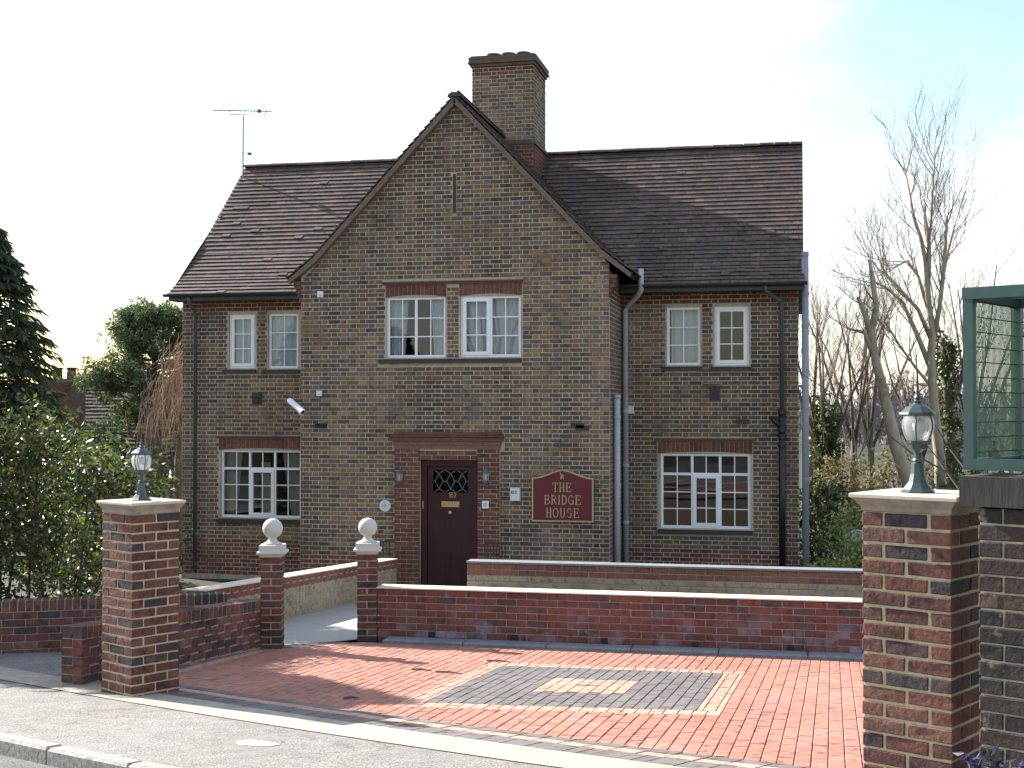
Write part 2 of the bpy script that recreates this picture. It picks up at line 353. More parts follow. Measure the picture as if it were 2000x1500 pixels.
def brick_mesh(mat, lx, ly, lz=.065, variants=4, ch=.004, jit=.0022, nm='brick'):
    key = (mat, round(lx, 3), round(ly, 3), round(lz, 3), rng.randrange(variants))
    if key not in BR:
        V, F = cbox(lx, ly, lz, ch, jit, rng)
        me = bpy.data.meshes.new(nm); me.from_pydata(V, [], F); me.materials.append(M[mat]); me.validate(); me.update()
        BR[key] = me
    return BR[key]
def put(name, me, o, d, n, z, parent):                # mesh x along d, y along -n (n = outward)
    ob = bpy.data.objects.new(name, me); col.objects.link(ob)
    d = Vector((d[0], d[1], 0)); b = Vector((-n[0], -n[1], 0))
    mw = Matrix(((d.x, b.x, 0, o[0]), (d.y, b.y, 0, o[1]), (0, 0, 1, z), (0, 0, 0, 1)))
    ob.parent = parent; ob.matrix_local = parent_inv(parent) @ mw
    return ob
def parent_inv(p):
    t = Vector((0, 0, 0))
    while p is not None: t += Vector(p.location); p = p.parent
    return Matrix.Translation(-t)
def part(mb, name, m, parent, smooth=False):          # mesh built in world coordinates, child of a thing
    o = mb.build(name, m, None, smooth); o.parent = parent
    o.matrix_local = parent_inv(parent)
    return o

# ------------------------------------------------------------------ terrain
r_ = Vector((.8746, -.4848)); n_ = Vector((.4848, .8746))      # along the road, from the road towards the house
def AB(a, b): p = r_*a+n_*b; return (p.x, p.y)
def bof(x, y): return .4848*x+.8746*y
def gz(x, y):
    if y >= 14: return max(-.05-.065*(y-14), -.56)
    d = 14-y; d = d if d < 8 else 8+2*(1-math.exp(-(d-8)/2))
    return -.05+d*(.089+.005*max(-9, min(1.5, x)))
def drape(name, cells, off, m, kind='structure', parent=None):
    mb = MB()
    for poly in cells:
        i = len(mb.v)
        for (x, y) in poly: mb.v.append((x, y, gz(x, y)+off))
        mb.f.append(tuple(range(i, i+len(poly))))
    o = mb.build(name, m, parent)
    return tag(o, kind=kind)
def grid(us, vs, f, clips=()):
    out = []
    for i in range(len(us)-1):
        for k in range(len(vs)-1):
            p = [f(us[i], vs[k]), f(us[i+1], vs[k]), f(us[i+1], vs[k+1]), f(us[i], vs[k+1])]
            for c in clips:
                if p: p = clip(p, *c)
            if len(p) > 2: out.append(p)
    return out
def lin(a, b, n): return [a+(b-a)*i/n for i in range(n+1)]
xs = [-900, -300, -120, -60, -35]+lin(-22, 12, 34)+[25, 50, 120, 300, 900]
ys = [-300, -80, -30]+lin(-14, 32, 46)+[45, 70, 140, 400, 1500]
drape('ground', grid(xs, ys, lambda x, y: (x, y)), -.13, 'grass_ground')
AS = [-80, -40, -20]+lin(-14, 10, 24)+[20, 40, 80]
drape('road', grid(AS, lin(-5, 4.34, 10), AB), -.10, 'asphalt')
drape('pavement', grid(AS, lin(4.44, 5.74, 4), AB), 0.0, 'footway')
drape('concrete_apron', grid(AS, lin(5.73, 6.14, 2), AB), .006, 'concrete_strip')
fc = [(AB(-16, 6.14)), (AB(-9.3, 6.14)), (-5.9, 12.9), (-8.5, 11.9), (-14, 10.5)]
drape('forecourt', grid(lin(-16, -5.2, 18), lin(8.5, 13, 10), lambda x, y: (x, y), [(.4848, .8746, 6.13), (-1, 0, 5.55), (.452, -.892, -14.2)]), .004, 'footway')
pc = grid(lin(-6.5, -4.1, 6), lin(13, 21.7, 18), lambda x, y: (x, y), [(-.82, .572, 11.93)])
drape('path', pc, .004, 'concrete')
# kerb stones
t0 = -13.0
for i in range(14):
    L = .9 if i != 5 else .84
    mb = MB(); mb.slab([(t0+.008, 4.32), (t0+L-.008, 4.32), (t0+L-.008, 4.45), (t0+.008, 4.45)], lambda u, v, q: (*AB(u, v), gz(*AB(u, v))+q), -.16, .012+rng.uniform(-.004, .004), .02)
    k = mb.build('kerb', 'kerb_stone'); tag(k, kind='structure'); t0 += L
pm = MB(); ppoly = []
for i in range(11):
    a = 2*math.pi*i/11; ppoly.append((-6.72+.2*math.cos(a)*rng.uniform(.7, 1.15), 5.22+.09*math.sin(a)*rng.uniform(.75, 1.2)))
pm.prism(ppoly, lambda u, v, q: (*AB(u, v), gz(*AB(u, v))+q), -.01, .006)
tag(pm.build('pavement_patch', 'patch_white'), kind='structure')

# ------------------------------------------------------------------ driveway of paving blocks
DR = [(.4848, .8746, 6.14), (0, -1, -13.72), (1, -.06, -5.78-.06*10.3-.02), (.82, -.572, -11.93), (-1, 0, -1.4)]
drive = drape('driveway', grid(lin(-6, 1.5, 16), lin(5.8, 14, 16), lambda x, y: (x, y), DR), -.022, 'joint_sand')
drive.name = 'driveway'
ang = R(-1.37); CX, CY = -1.733, 10.921
def D(u, v): return (CX+u*math.cos(ang)-v*math.sin(ang), CY+u*math.sin(ang)+v*math.cos(ang))
PT = .0935; RW, RH = 13*PT, 1.46; IW, IH = 11*PT, 1.24; TW, TH = 4*PT, .45
blocks = []                                            # (poly in xy, material)
def addb(poly, m, g=.003):
    for c in DR:
        if poly: poly = clip(poly, *c)
    if len(poly) > 2 and area(poly) > .0012: blocks.append((poly, m))
def rectb(u0, u1, v0, v1, m, cl=()):
    g = .0016
    p = [D(u0+g, v0+g), D(u1-g, v0+g), D(u1-g, v1-g), D(u0+g, v1-g)]
    for c in cl:
        if p: p = clip(p, *c)
    if p: addb(p, m)
BL = .24
FIELD = [(.4848, .8746, 6.56), (.82, -.572, -11.93+.2), (1, -.06, -6.398+.3)]
i = -50
while i < 40:
    u0, u1 = i*PT, i*PT+PT; v = -6.0+(i % 2)*BL/2
    while v < 4.2:
        inn = (u1 > -RW+.01 and u0 < RW-.01)
        segs = [(v, v+BL)]
        if inn:
            segs = []
            if v < -RH: segs.append((v, min(v+BL, -RH)))
            if v+BL > RH: segs.append((max(v, RH), v+BL))
        for (a, b) in segs:
            if b-a > .03:
                p0, p1 = u0, u1
                rectb(p0, p1, a, b, 'pred', FIELD)
        v += BL
    i += 1
# rug: tan border, grey field, tan centre
n = 24
for k in range(n):                                     # near and far bands of upright blocks, every third split
    u0 = -RW+2*RW*k/n; u1 = -RW+2*RW*(k+1)/n
    for (v0, v1) in ((-RH, -IH), (IH, RH)):
        if k % 3 == 1: rectb(u0, u1, v0, (v0+v1)/2-.007, 'ptan'); rectb(u0, u1, (v0+v1)/2+.007, v1, 'ptan')
        else: rectb(u0, u1, v0, v1, 'ptan')
nn_ = 10
for s in (-1, 1):
    for k in range(nn_):
        v0 = -IH+2*IH*k/nn_; v1 = v0+2*IH/nn_; a, b = (IW, RW) if s > 0 else (-RW, -IW)
        q = (b-a)/4
        rectb(a, a+q, v0, v1, 'ptan'); rectb(b-q, b, v0, v1, 'ptan')
        rectb(a+q, b-q, v0, v0+.155, 'ptan'); rectb(a+q, b-q, v0+.175, v1, 'ptan')
k = 0; u = -IW
while u < IW-.01:
    v = -IH-(k % 2)*BL/2
    while v < IH:
        a, b = max(v, -IH), min(v+BL, IH)
        if u+PT > -TW+.01 and u < TW-.01:
            for (p, q) in ((a, min(b, -TH)), (max(a, TH), b)):
                if q-p > .02: rectb(u, u+PT, p, q, 'pgrey')
        elif b-a > .02: rectb(u, u+PT, a, b, 'pgrey')
        v += BL
    u += PT; k += 1
for k in range(8):
    u0 = -TW+2*TW*k/8
    for (p, q) in ((-TH, -.25), (-.25, -.02), (-.02, .21), (.21, TH)):
        dark = (k in (3, 4) and p == -.02)
        if dark: rectb(u0, u0+2*TW/8, p, .07, 'pgrey'); rectb(u0, u0+2*TW/8, .07, q, 'ptan')
        else: rectb(u0, u0+2*TW/8, p+(.06 if k % 2 else 0), q+(.06 if (k % 2 and q < TH) else 0), 'ptan')
# edge courses along the pavement
a = -10.2
while a < -1.2:
    p = [AB(a+.003, 6.145), AB(a+.097, 6.145), AB(a+.097, 6.345), AB(a+.003, 6.345)]; addb(p, 'pgrey'); a += .1
a = -10.2
while a < -1.2:
    for (b0, b1, m) in ((6.35, 6.447, 'ptan'), (6.453, 6.552, 'pgrey')):
        addb([AB(a+.003, b0), AB(a+.197, b0), AB(a+.197, b1), AB(a+.003, b1)], m)
    a += .2
# edge courses along the left wall and the gate opening
def wl_(u, v):                                         # u along, v in from the left wall line
    return (-5.80+.06*(u)+v, 10.3+u)
a = -.6
while a < 2.8:
    addb([wl_(a, 0), wl_(a, .19), wl_(a+.094, .19), wl_(a+.094, 0)], 'pgrey'); a += .1
a = -.6
while a < 2.8:
    addb([wl_(a, .196), wl_(a, .292), wl_(a+.194, .292), wl_(a+.194, .196)], 'ptan'); a += .2
gd = Vector((.572, .82)); gn = Vector((.82, -.572))
a = 0
while a < 1.25:
    p0 = Vector((-5.55, 12.9))+gd*a; q = [p0+gn*.004, p0+gd*.094+gn*.004, p0+gd*.094+gn*.195, p0+gn*.195]
    addb([(v.x, v.y) for v in q], 'pgrey'); a += .1
def pix_size(x, y, z): return 1.0/((x*x+y*y+(z-2.5)**2))
def visible_xy(x, y): 
    dd = -.2122*x+.9772*y; uu = (.9772*x+.2122*y)/dd
    return abs(uu) < .39 and dd > 0
blocks.sort(key=lambda t: -pix_size(t[0][0][0], t[0][0][1], 0)*(area(t[0])) if visible_xy(*t[0][0]) else 0)
rest = {}
for k, (poly, m) in enumerate(blocks):
    h = rng.uniform(-.0015, .0025)
    if k < 300:
        mb = MB(); mb.slab(poly, lambda x, y, q: (x, y, gz(x, y)+q), -.02, .004+h, .005); o = mb.build('paving_block', m+'_obj', drive)
    else:
        rest.setdefault(m, MB()).slab(poly, lambda x, y, q: (x, y, gz(x, y)+q), -.02, .004+h, .005)
for m, mb in rest.items(): tag(mb.build('paving_blocks', m+'_isl', drive), kind='stuff')
# dark grey stone edging along the front wall foot
ed = None
x = -4.42
while x < 1.3:
    L = .9
    mb = MB(); mb.slab([(x+.004, 13.73), (x+L-.004, 13.73), (x+L-.004, 13.96), (x+.004, 13.96)], lambda u, v, q: (u, v, -.03+q), -.1, .045+rng.uniform(-.004, .004), .015)
    tag(mb.build('edging_stone', 'sandstone_edge'), kind='structure'); x += L

# ------------------------------------------------------------------ generic brick walls
def stretcher_wall(name, o, d, nrm, L, z0f, courses, th, matk, mortar, label, cat='wall', topf=None, zone=None, vents=(), closed=True, ends=True, colh=.075, top_soldier=False, back=True):
    """half-brick leaf of separate bricks on a mortar core; o = front bottom left, d along, nrm = outward"""
    z0 = z0f(0); root = empty(name, (o[0], o[1], z0), label, cat)
    o = Vector((o[0], o[1])); d = Vector((d[0], d[1])); nv = Vector((nrm[0], nrm[1]))
    H = courses*colh+(.112 if top_soldier else 0)
    core = MB(); ins = .006
    def cz(u, top):
        return z0f(u)-.25 if not top else z0f(u)+H-.006
    i = 0
    a = o-nv*ins+d*ins; b = o+d*(L-ins)-nv*ins; e = b-nv*(th-2*ins); f = a-nv*(th-2*ins)
    us = (ins, L-ins, L-ins, ins)
    vb = [(p.x, p.y, cz(u, False)) for p, u in zip((a, b, e, f), us)]; vt = [(p.x, p.y, cz(u, True)) for p, u in zip((a, b, e, f), us)]
    core.v = vb+vt; core.f = [(0, 3, 2, 1), (4, 5, 6, 7), (0, 1, 5, 4), (1, 2, 6, 5), (2, 3, 7, 6), (3, 0, 4, 7)]
    core_o = part(core, 'mortar_bed', mortar, root)
    cnt = 0; stuff = {}
    def one(oo, dd, nn2, u0, u1, zb, h, dep, mk, shear=0.):
        nonlocal cnt
        L1 = u1-u0
        if L1 < .03: return
        cnt += 1
        me = brick_mesh(mk+'_obj', L1, dep, h)
        p = oo+dd*u0+nn2*rng.uniform(-.0015, .0025)
        ob = put('brick', me, (p.x, p.y), (dd.x, dd.y), (nn2.x, nn2.y), zb, root)
    for c in range(courses):
        mk = zone(c) if zone else matk
        off = (c % 2)*.1125
        u = -off
        while u < L-.01:
            u0, u1 = max(u, 0), min(u+.215, L)
            zb = z0f((u0+u1)/2)+c*colh+.005
            skip = False
            for (va, vb2, vc) in vents:
                if vc == c and u0 < vb2 and u1 > va: 
                    if va-u0 > .03: one(o, d, nv, u0, va, zb, .065, .1025, mk)
                    if u1-vb2 > .03: one(o, d, nv, vb2, u1, zb, .065, .1025, mk)
                    skip = True
            if not skip: one(o, d, nv, u0, u1, zb, .065, .1025, mk)
            u += .225
        if ends and th > .2:                           # header ends so the wall closes at its corners
            for (eo, ed_, en) in ((o-nv*th, nv, -d), (o+d*L-nv*.1025, -nv, d)):
                pass
    if top_soldier:
        u = 0
        while u < L-.02:
            zb = z0f(u+.03)+courses*colh+.005; me = brick_mesh((zone(courses) if zone else matk)+'_obj', min(.065, L-u), th, .1025)
            p = o+d*u; put('brick', me, (p.x, p.y), (d.x, d.y), (nv.x, nv.y), zb, root); u += .075
    return root, core_o
def ring_pillar(name, corner, d, nn2, side, z0, courses, matk, mortar, label, cat='pillar', group=None):
    """corner = near left corner, d along the front, nn2 = inward"""
    root = empty(name, (corner[0], corner[1], z0), label, cat, group)
    c = Vector((corner[0], corner[1])); d = Vector(d); q = Vector(nn2); W = .101; S = .2125; HB2 = .061
    MB_ = MB(); p = c+d*.006+q*.006; MB_.obox((p.x, p.y, 0), d, q, side-.012, side-.012, z0-.3, z0+courses*.075-.004)
    part(MB_, 'mortar_core', mortar, root)
    for k in range(courses):
        zb = z0+k*.075+.005
        faces = [(c, d, -q), (c+d*side, q, d), (c+d*side+q*side, -d, q), (c+q*side, -q, -d)]   # origin, along, outward
        if side > .4:
            for fi, (o, dd, on) in enumerate(faces):
                if (fi+k) % 2 == 0: spans = [(0, S), (S+.015, side)]
                else: spans = [(W+.014, side-W-.014)]
                for (a, b) in spans:
                    pp = o+dd*a+on*rng.uniform(-.002, .003); put('brick', brick_mesh(matk+'_obj', b-a, W  , HB2), (pp.x, pp.y), dd, on, zb+rng.uniform(-.001, .001), root)
        elif side < .25:
            for (o, dd, on) in ((faces[0], faces[2]) if k % 2 == 0 else (faces[1], faces[3])):
                pp = o+on*rng.uniform(-.002, .002); put('brick', brick_mesh(matk+'_obj', side, W+.001, HB2), (pp.x, pp.y), dd, on, zb, root)
        else:
            for fi, (o, dd, on) in enumerate(faces):
                a, b = (0, side-W-.01) if k % 2 == 0 else (W+.01, side)
                pp = o+dd*a+on*rng.uniform(-.002, .002); put('brick', brick_mesh(matk+'_obj', b-a, W  , HB2), (pp.x, pp.y), dd, on, zb, root)
    return root
def square_rings(rings, c, d, q):                      # stacked square sections (half width, z) round a centre
    mb = MB(); c = Vector(c); d = Vector(d); q = Vector(q)
    for (h, z) in rings:
        for (a, b) in ((-1, -1), (1, -1), (1, 1), (-1, 1)):
            p = c+d*(a*h)+q*(b*h); mb.v.append((p.x, p.y, z))
    for k in range(len(rings)-1):
        for j in range(4): mb.f.append((k*4+j, k*4+(j+1) % 4, (k+1)*4+(j+1) % 4, (k+1)*4+j))
    mb.f.append((3, 2, 1, 0)); e = (len(rings)-1)*4; mb.f.append((e, e+1, e+2, e+3))
    return mb
# --- road-side pillars
dr = (r_.x, r_.y); nr = (n_.x, n_.y)
K = (-5.535, 9.80); zL = gz(-5.2, 9.8)-.045
lp = ring_pillar('gate_pillar', K, dr, nr, .44, zL, 20, 'rednew', 'mortar_new', 'tall red brick gate pillar with pale stone cap at the left of the driveway', group='road-side pillars')
cL = Vector(K)+r_*.22+n_*.22; zt = zL+20*.075
part(square_rings([(.221, zt-.002), (.222, zt+.025), (.232, zt+.042), (.244, zt+.06), (.247, zt+.068)], cL, dr, nr), 'cap_moulding', 'stone_dirty', lp); part(square_rings([(.25, zt+.069), (.255, zt+.074), (.255, zt+.088), (.249, zt+.093)], cL, dr, nr), 'cap', 'stone_cap', lp)
KR = (.292, 6.55); zR = .52
rp = ring_pillar('gate_pillar', KR, dr, nr, .44, zR, 20, 'rednew', 'mortar_new', 'tall red brick gate pillar in the right foreground beside the dark old wall', group='road-side pillars')
cR = Vector(KR)+r_*.22+n_*.22; ztR = zR+20*.075
part(square_rings([(.221, ztR-.002), (.225, ztR+.02), (.24, ztR+.04), (.256, ztR+.058)], cR, dr, nr), 'cap_moulding', 'stone_dirty', rp); part(square_rings([(.258, ztR+.059), (.266, ztR+.063), (.266, ztR+.077), (.258, ztR+.082)], cR, dr, nr), 'cap', 'stone_cap', rp)
def pillar_lamp(x, y, z, label):
    t = empty('pillar_lamp', (x, y, z), label, 'lamp', 'lanterns on the road-side pillars'); c = (x, y, z)
    part(MB().lathe([(.083, 0), (.083, .008), (.07, .018), (.045, .05), (.034, .09), (.03, .14), (.022, .145), (.026, .155), (.018, .165), (.018, .19), (.03, .2), (.045, .21), (.052, .235), (.06, .24), (.06, .248)], c, 8, .2), 'base', 'lamp_metal', t)
    part(MB().lathe([(.055, .249), (.071, .28), (.08, .31), (.08, .335), (.07, .368)], c, 18), 'glass', 'lamp_glass', t, True)
    part(MB().lathe([(.012, .25), (.012, .29), (.02, .3), (.024, .325), (.016, .345), (.004, .35)], c, 10), 'bulb', 'white_plastic', t, True)
    part(MB().lathe([(.078, .368), (.087, .376), (.084, .384), (.052, .41), (.026, .425), (.018, .43), (.02, .438), (.012, .445), (.016, .455), (.009, .468), (.004, .5)], c, 8, .2), 'roof', 'lamp_metal', t)
    for k in range(6):
        a = k*math.pi/3+.35; ca, sa = math.cos(a), math.sin(a)
        part(MB().tube([(x+ca*q, y+sa*q, z+h) for q, h in ((.058, .246), (.074, .28), (.0835, .31), (.0835, .335), (.073, .37))], .0042, 5), 'rib', 'lamp_metal', t)
pillar_lamp(cL.x+.0, cL.y, zt+.093, 'green metal lantern lamp with clear glass on the left pillar')
pillar_lamp(cR.x-.035, cR.y-.02, ztR+.082, 'large green metal lantern lamp on the right foreground pillar')
# --- ball-finial pillars
def finial(root, c, z):
    d, q = dg, qg
    part(square_rings([(.112, z-.002), (.12, z+.02), (.15, z+.03), (.15, z+.048), (.132, z+.058), (.126, z+.06), (.126, z+.115), (.115, z+.12)], c, d, q), 'cap', 'stone_white', root)
    part(MB().lathe([(.1, z+.12), (.1, z+.13), (.075, z+.14), (.05, z+.16), (.042, z+.18), (.05, z+.195)], (c[0], c[1], 0), 20), 'neck', 'stone_white', root, True)
    part(MB().lathe([(.105*math.sin(math.pi*k/14)+.0005, z+.285-.105*math.cos(math.pi*k/14)) for k in range(15)], (c[0], c[1], 0), 24), 'ball', 'stone_white', root, True)
dg = (math.cos(R(15)), math.sin(R(15))); qg = (-dg[1], dg[0])
g2 = ring_pillar('ball_pillar', (-4.775, 13.93), dg, qg, .22, -.07, 13, 'rednew', 'mortar_wall', 'short red brick pillar with white ball finial joined to the long front wall', group='ball-topped pillars')
finial(g2, (-4.775+(dg[0]+qg[0])*.11, 13.93+(dg[1]+qg[1])*.11), -.07+13*.075)
z1 = gz(-5.45, 12.9)-.02
g1 = ring_pillar('ball_pillar', (-5.46, 12.86), dg, qg, .22, z1, 13, 'rednew', 'mortar_wall', 'short red brick pillar with white ball finial left of the path', group='ball-topped pillars')
finial(g1, (-5.46+(dg[0]+qg[0])*.11, 12.86+(dg[1]+qg[1])*.11), z1+13*.075)
# --- front wall
WV = [(-3.55+1.22*k, -3.47+1.22*k, 0 if k < 9 else 0) for k in range(4)]
wv = [(a+4.56, b+4.56, 1) for (a, b, c) in [(-3.98, -3.9, 0), (-3.05, -2.97, 0), (-2.07, -1.99, 0), (-1.11, -1.03, 0), (-.13, -.05, 0)]]
fw, fwc = stretcher_wall('front_wall', (-4.56, 14.0), (1, 0), (0, -1), 6.0, lambda u: -.075, 8, .215, 'redwall', 'mortar_wall', 'long low red brick wall with sunlit pale coping and weep holes behind the driveway', vents=wv)
part(MB().box(-4.57, 1.45, 13.985, 14.245, .5265, .54), 'coping', 'coping_pale', fw)
for (a, b, c) in wv: part(MB().box(-4.56+a+.004, -4.56+b-.004, 13.985, 13.9935, .008, .07), 'weep_hole', 'pipe_black', fw)
# --- left low wall W1 (pillar to left ball pillar) and boundary wall W0
W1a = Vector((-5.99, 10.12)); W1b = Vector((-5.55, 12.98)); dW = (W1b-W1a); LW = dW.length; dW.normalize(); nW = Vector((dW.y, -dW.x))
w1, _ = stretcher_wall('low_wall', (W1a+nW*.11).to_tuple(), dW.to_tuple(), nW.to_tuple(), LW, lambda u: .195-.056*u, 5, .215, 'rednew', 'mortar_wall', 'low red brick wall with upright brick top running back to the left ball pillar', top_soldier=True)
e_ = W1a+nW*.11
for c in range(5):                                     # end face towards the road
    for (a, b) in (((0, .215),) if c % 2 else ((0, .1025), (.1125, .215))):
        p = e_-nW*.215+nW*a; put('brick', brick_mesh('rednew_obj', b-a, .1, .065), (p.x-dW.x*.004, p.y-dW.y*.004), nW, -dW, .2+c*.075, w1)
W0a = Vector((-9.6, 10.95)); W0b = Vector((-5.83, 12.86)); d0 = W0b-W0a; L0 = d0.length; d0.normalize(); n0 = Vector((d0.y, -d0.x))
w0, _ = stretcher_wall('boundary_wall', W0a.to_tuple(), d0.to_tuple(), n0.to_tuple(), L0, lambda u: .02, 6, .215, 'rednew', 'mortar_wall', 'low red brick boundary wall with upright brick top in front of the hedge', top_soldier=True)
# --- ramp walls
def ramp_z(u): return gz(-6.4, 13.6+u)-.02
r1, _ = stretcher_wall('ramp_wall', (-6.4, 13.55), (0, 1), (1, 0), 7.1, lambda u: -.02-.062*u, 7, .215, 'tan', 'mortar_tan', 'red topped buff brick wall along the left side of the path', zone=lambda c: 'tan' if c < 5 else 'rampred')
cpm = MB()
for (u0, u1) in ((0, 7.1),):
    a0, a1 = -.02+.524, -.02-.062*7.1+.524
    cpm.v = [(-6.66, 13.5, a0), (-6.385, 13.5, a0), (-6.385, 20.65, a1), (-6.66, 20.65, a1), (-6.66, 13.5, a0+.014), (-6.385, 13.5, a0+.014), (-6.385, 20.65, a1+.014), (-6.66, 20.65, a1+.014)]
    cpm.f = [(0, 3, 2, 1), (4, 5, 6, 7), (0, 1, 5, 4), (1, 2, 6, 5), (2, 3, 7, 6), (3, 0, 4, 7)]
part(cpm, 'coping', 'coping_pale', r1)
r2, _ = stretcher_wall('ramp_wall', (-4.17, 16.5), (1, 0), (0, -1), 5.6, lambda u: -.07, 8, .215, 'tan', 'mortar_wall', 'red topped buff brick wall right of the door behind the front wall', zone=lambda c: 'tan' if c < 6 else 'rampred')
part(MB().box(-4.18, 1.45, 16.485, 16.74, .531, .556), 'coping', 'sandstone_edge', r2)
# --- old dark wall, right edge
OW = Vector((.775, 6.17)); ow, _ = stretcher_wall('old_wall', OW.to_tuple(), dr, (-n_.x, -n_.y), 1.6, lambda u: .42, 22, .3, 'darkbrick', 'mortar_old', 'weathered dark brick wall under the green cage at the right edge')
for c in range(22):
    for (a, b) in (((0, .215),) if c % 2 else ((0, .1025), (.1125, .3))):
        p = OW+n_*(.3-a); p2 = OW+n_*b
        q = OW+n_*.3-n_*a; put('brick', brick_mesh('darkbrick_obj', b-a, .09, .065), (q.x-r_.x*.003, q.y-r_.y*.003), (-n_.x, -n_.y), (-r_.x, -r_.y), .425+c*.075, ow)
cp0 = OW-r_*.07-n_*.04
part(MB().obox((cp0.x, cp0.y, 0), r_, n_, 1.75, .4, 2.073, 2.205), 'coping_stone', 'stone_dark', ow)
# --- cage
CG = OW-r_*.065-n_*.0; zc0, zc1 = 2.232, 3.045; cgL, cgD = 1.5, .62
cg = empty('mesh_cage', (CG.x, CG.y, zc0), 'green steel framed wire mesh cage standing on the dark old wall', 'cage')
def cb(u, v, lu, lv, z0, z1, nm): 
    p = CG+r_*u+n_*v; part(MB().obox((p.x, p.y, 0), r_, n_, lu, lv, z0, z1), nm, 'cage_green', cg)
for (u, v) in ((0, 0), (0, cgD-.045), (cgL-.045, 0), (cgL-.045, cgD-.045)): cb(u, v, .045, .045, zc0+.05, zc1-.052, 'post')
for z in (zc0, zc1-.052):
    zz = z+(.05 if z == zc0 else .052)
    cb(-.002, -.002, cgL, .05, z, zz, 'rail'); cb(-.002, cgD-.048, cgL, .05, z, zz, 'rail'); cb(0, .05, .045, cgD-.1, z+.001, zz-.001, 'rail'); cb(cgL-.045, .05, .045, cgD-.1, z+.001, zz-.001, 'rail')
def meshpanel(o, du, Lu, z0, z1, nv_, name='mesh_panel'):
    mb = MB(); u = .012
    while u < Lu:
        p = o+du*u; mb.tube([(p.x, p.y, z0), (p.x, p.y, z1)], .0023, 4, False); u += .0145
    z = z0+.03
    while z < z1:
        a, b = o+nv_*.004, o+du*Lu+nv_*.004; mb.tube([(a.x, a.y, z), (b.x, b.y, z)], .0024, 4, False); z += .068
    part(mb, name, 'mesh_green', cg)
meshpanel(CG+r_*.02+n_*.045, n_, cgD-.09, zc0+.045, zc1-.045, r_)
meshpanel(CG+n_*(cgD-.02)+r_*.045, r_, cgL-.09, zc0+.045, zc1-.045, -n_)
meshpanel(CG+n_*(.02)+r_*.75, r_, cgL-.8, zc0+.045, zc1-.045, -n_)
rf = MB(); u = .03
while u < cgL:
    p = CG+r_*u; q = p+n_*cgD; rf.tube([(p.x, p.y, zc1-.02), (q.x, q.y, zc1-.02)], .0021, 4, False); u += .0135*1.4
v = .05
while v < cgD:
    p = CG+n_*v; q = p+r_*cgL; rf.tube([(p.x, p.y, zc1-.016), (q.x, q.y, zc1-.016)], .0026, 4, False); v += .08
part(rf, 'mesh_roof', 'mesh_green', cg)
cb(.3, cgD-.16, .09, .09, zc0+.05, zc1-.052, 'inner_post')
for z in (2.3, 2.42, 2.5): cb(.25, cgD-.2, cgL-.35, .012, z, z+.012, 'shelf_bar')
#HOUSE
# ------------------------------------------------------------------ the house
YB, YW, YBK = 21.6, 23.2, 29.4
XL, XR, BL_, BR_ = -11.45, 0.0, -8.44, -3.05
AX = -5.66                                             # bay ridge
house = empty('brick_house', (-5.7, 23.2, -.55), 'two storey brown brick house with tiled roof and central gabled bay', 'house')
OPEN_BAY = [(-6.886, -5.843, 3.384, 4.42), (-5.584, -4.541, 3.384, 4.42)]
OPEN_L = [(-10.505, -9.975, 3.278, 4.297), (-9.712, -9.12, 3.27, 4.3), (-10.66, -9.05, .474, 1.745)]
OPEN_R = [(-2.26, -1.675, 3.277, 4.297), (-1.433, -.839, 3.267, 4.3), (-2.374, -.823, .43, 1.735)]
DOOR = (-6.29, -5.27, -.6, 1.655)
def face_with_holes(mb, us, zs, holes, mapf, depth):
    U = sorted(set(us+[h[0] for h in holes]+[h[1] for h in holes])); Z = sorted(set(zs+[h[2] for h in holes]+[h[3] for h in holes]))
    for i in range(len(U)-1):
        for k in range(len(Z)-1):
            cu, cz_ = (U[i]+U[i+1])/2, (Z[k]+Z[k+1])/2
            if any(h[0] < cu < h[1] and h[2] < cz_ < h[3] for h in holes): continue
            mb.quad(mapf(U[i], Z[k], 0), mapf(U[i+1], Z[k], 0), mapf(U[i+1], Z[k+1], 0), mapf(U[i], Z[k+1], 0))
    for (a, b, c, d) in holes:
        mb.quad(mapf(a, c, 0), mapf(a, d, 0), mapf(a, d, -depth), mapf(a, c, -depth)); mb.quad(mapf(b, d, 0), mapf(b, c, 0), mapf(b, c, -depth), mapf(b, d, -depth))
        mb.quad(mapf(a, d, 0), mapf(b, d, 0), mapf(b, d, -depth), mapf(a, d, -depth)); mb.quad(mapf(b, c, 0), mapf(a, c, 0), mapf(a, c, -depth), mapf(b, c, -depth))
INS = .006
def fy(Y): return lambda u, v, wv: (u, Y+INS-wv, v)
mbw = MB()
face_with_holes(mbw, [BL_, BR_], [-.7, 4.75], OPEN_BAY+[DOOR], fy(YB), .26)
mbw.v += [(BL_, YB+INS, 4.75), (BR_, YB+INS, 4.75), (BR_, YB+INS, 4.9), (AX, YB+INS, 7.7), (BL_, YB+INS, 4.8)]; k = len(mbw.v); mbw.f.append((k-5, k-4, k-3, k-2, k-1))
face_with_holes(mbw, [XL, BL_], [-.7, 4.66], OPEN_L, fy(YW), .26)
face_with_holes(mbw, [BR_, XR], [-.7, 4.66], OPEN_R, fy(YW), .26)
mbw.quad((BL_+INS, YW, -.7), (BL_+INS, YB+INS, -.7), (BL_+INS, YB+INS, 4.8), (BL_+INS, YW, 4.8))
mbw.quad((BR_-INS, YB+INS, -.7), (BR_-INS, YW, -.7), (BR_-INS, YW, 4.8), (BR_-INS, YB+INS, 4.8))
for X in (XL, XR):
    mbw.v += [(X, YW+INS, -.7), (X, YBK, -.7), (X, YBK, 4.9), (X, 26.3, 7.55), (X, YW+INS, 4.66)]; k = len(mbw.v); mbw.f.append((k-5, k-4, k-3, k-2, k-1))
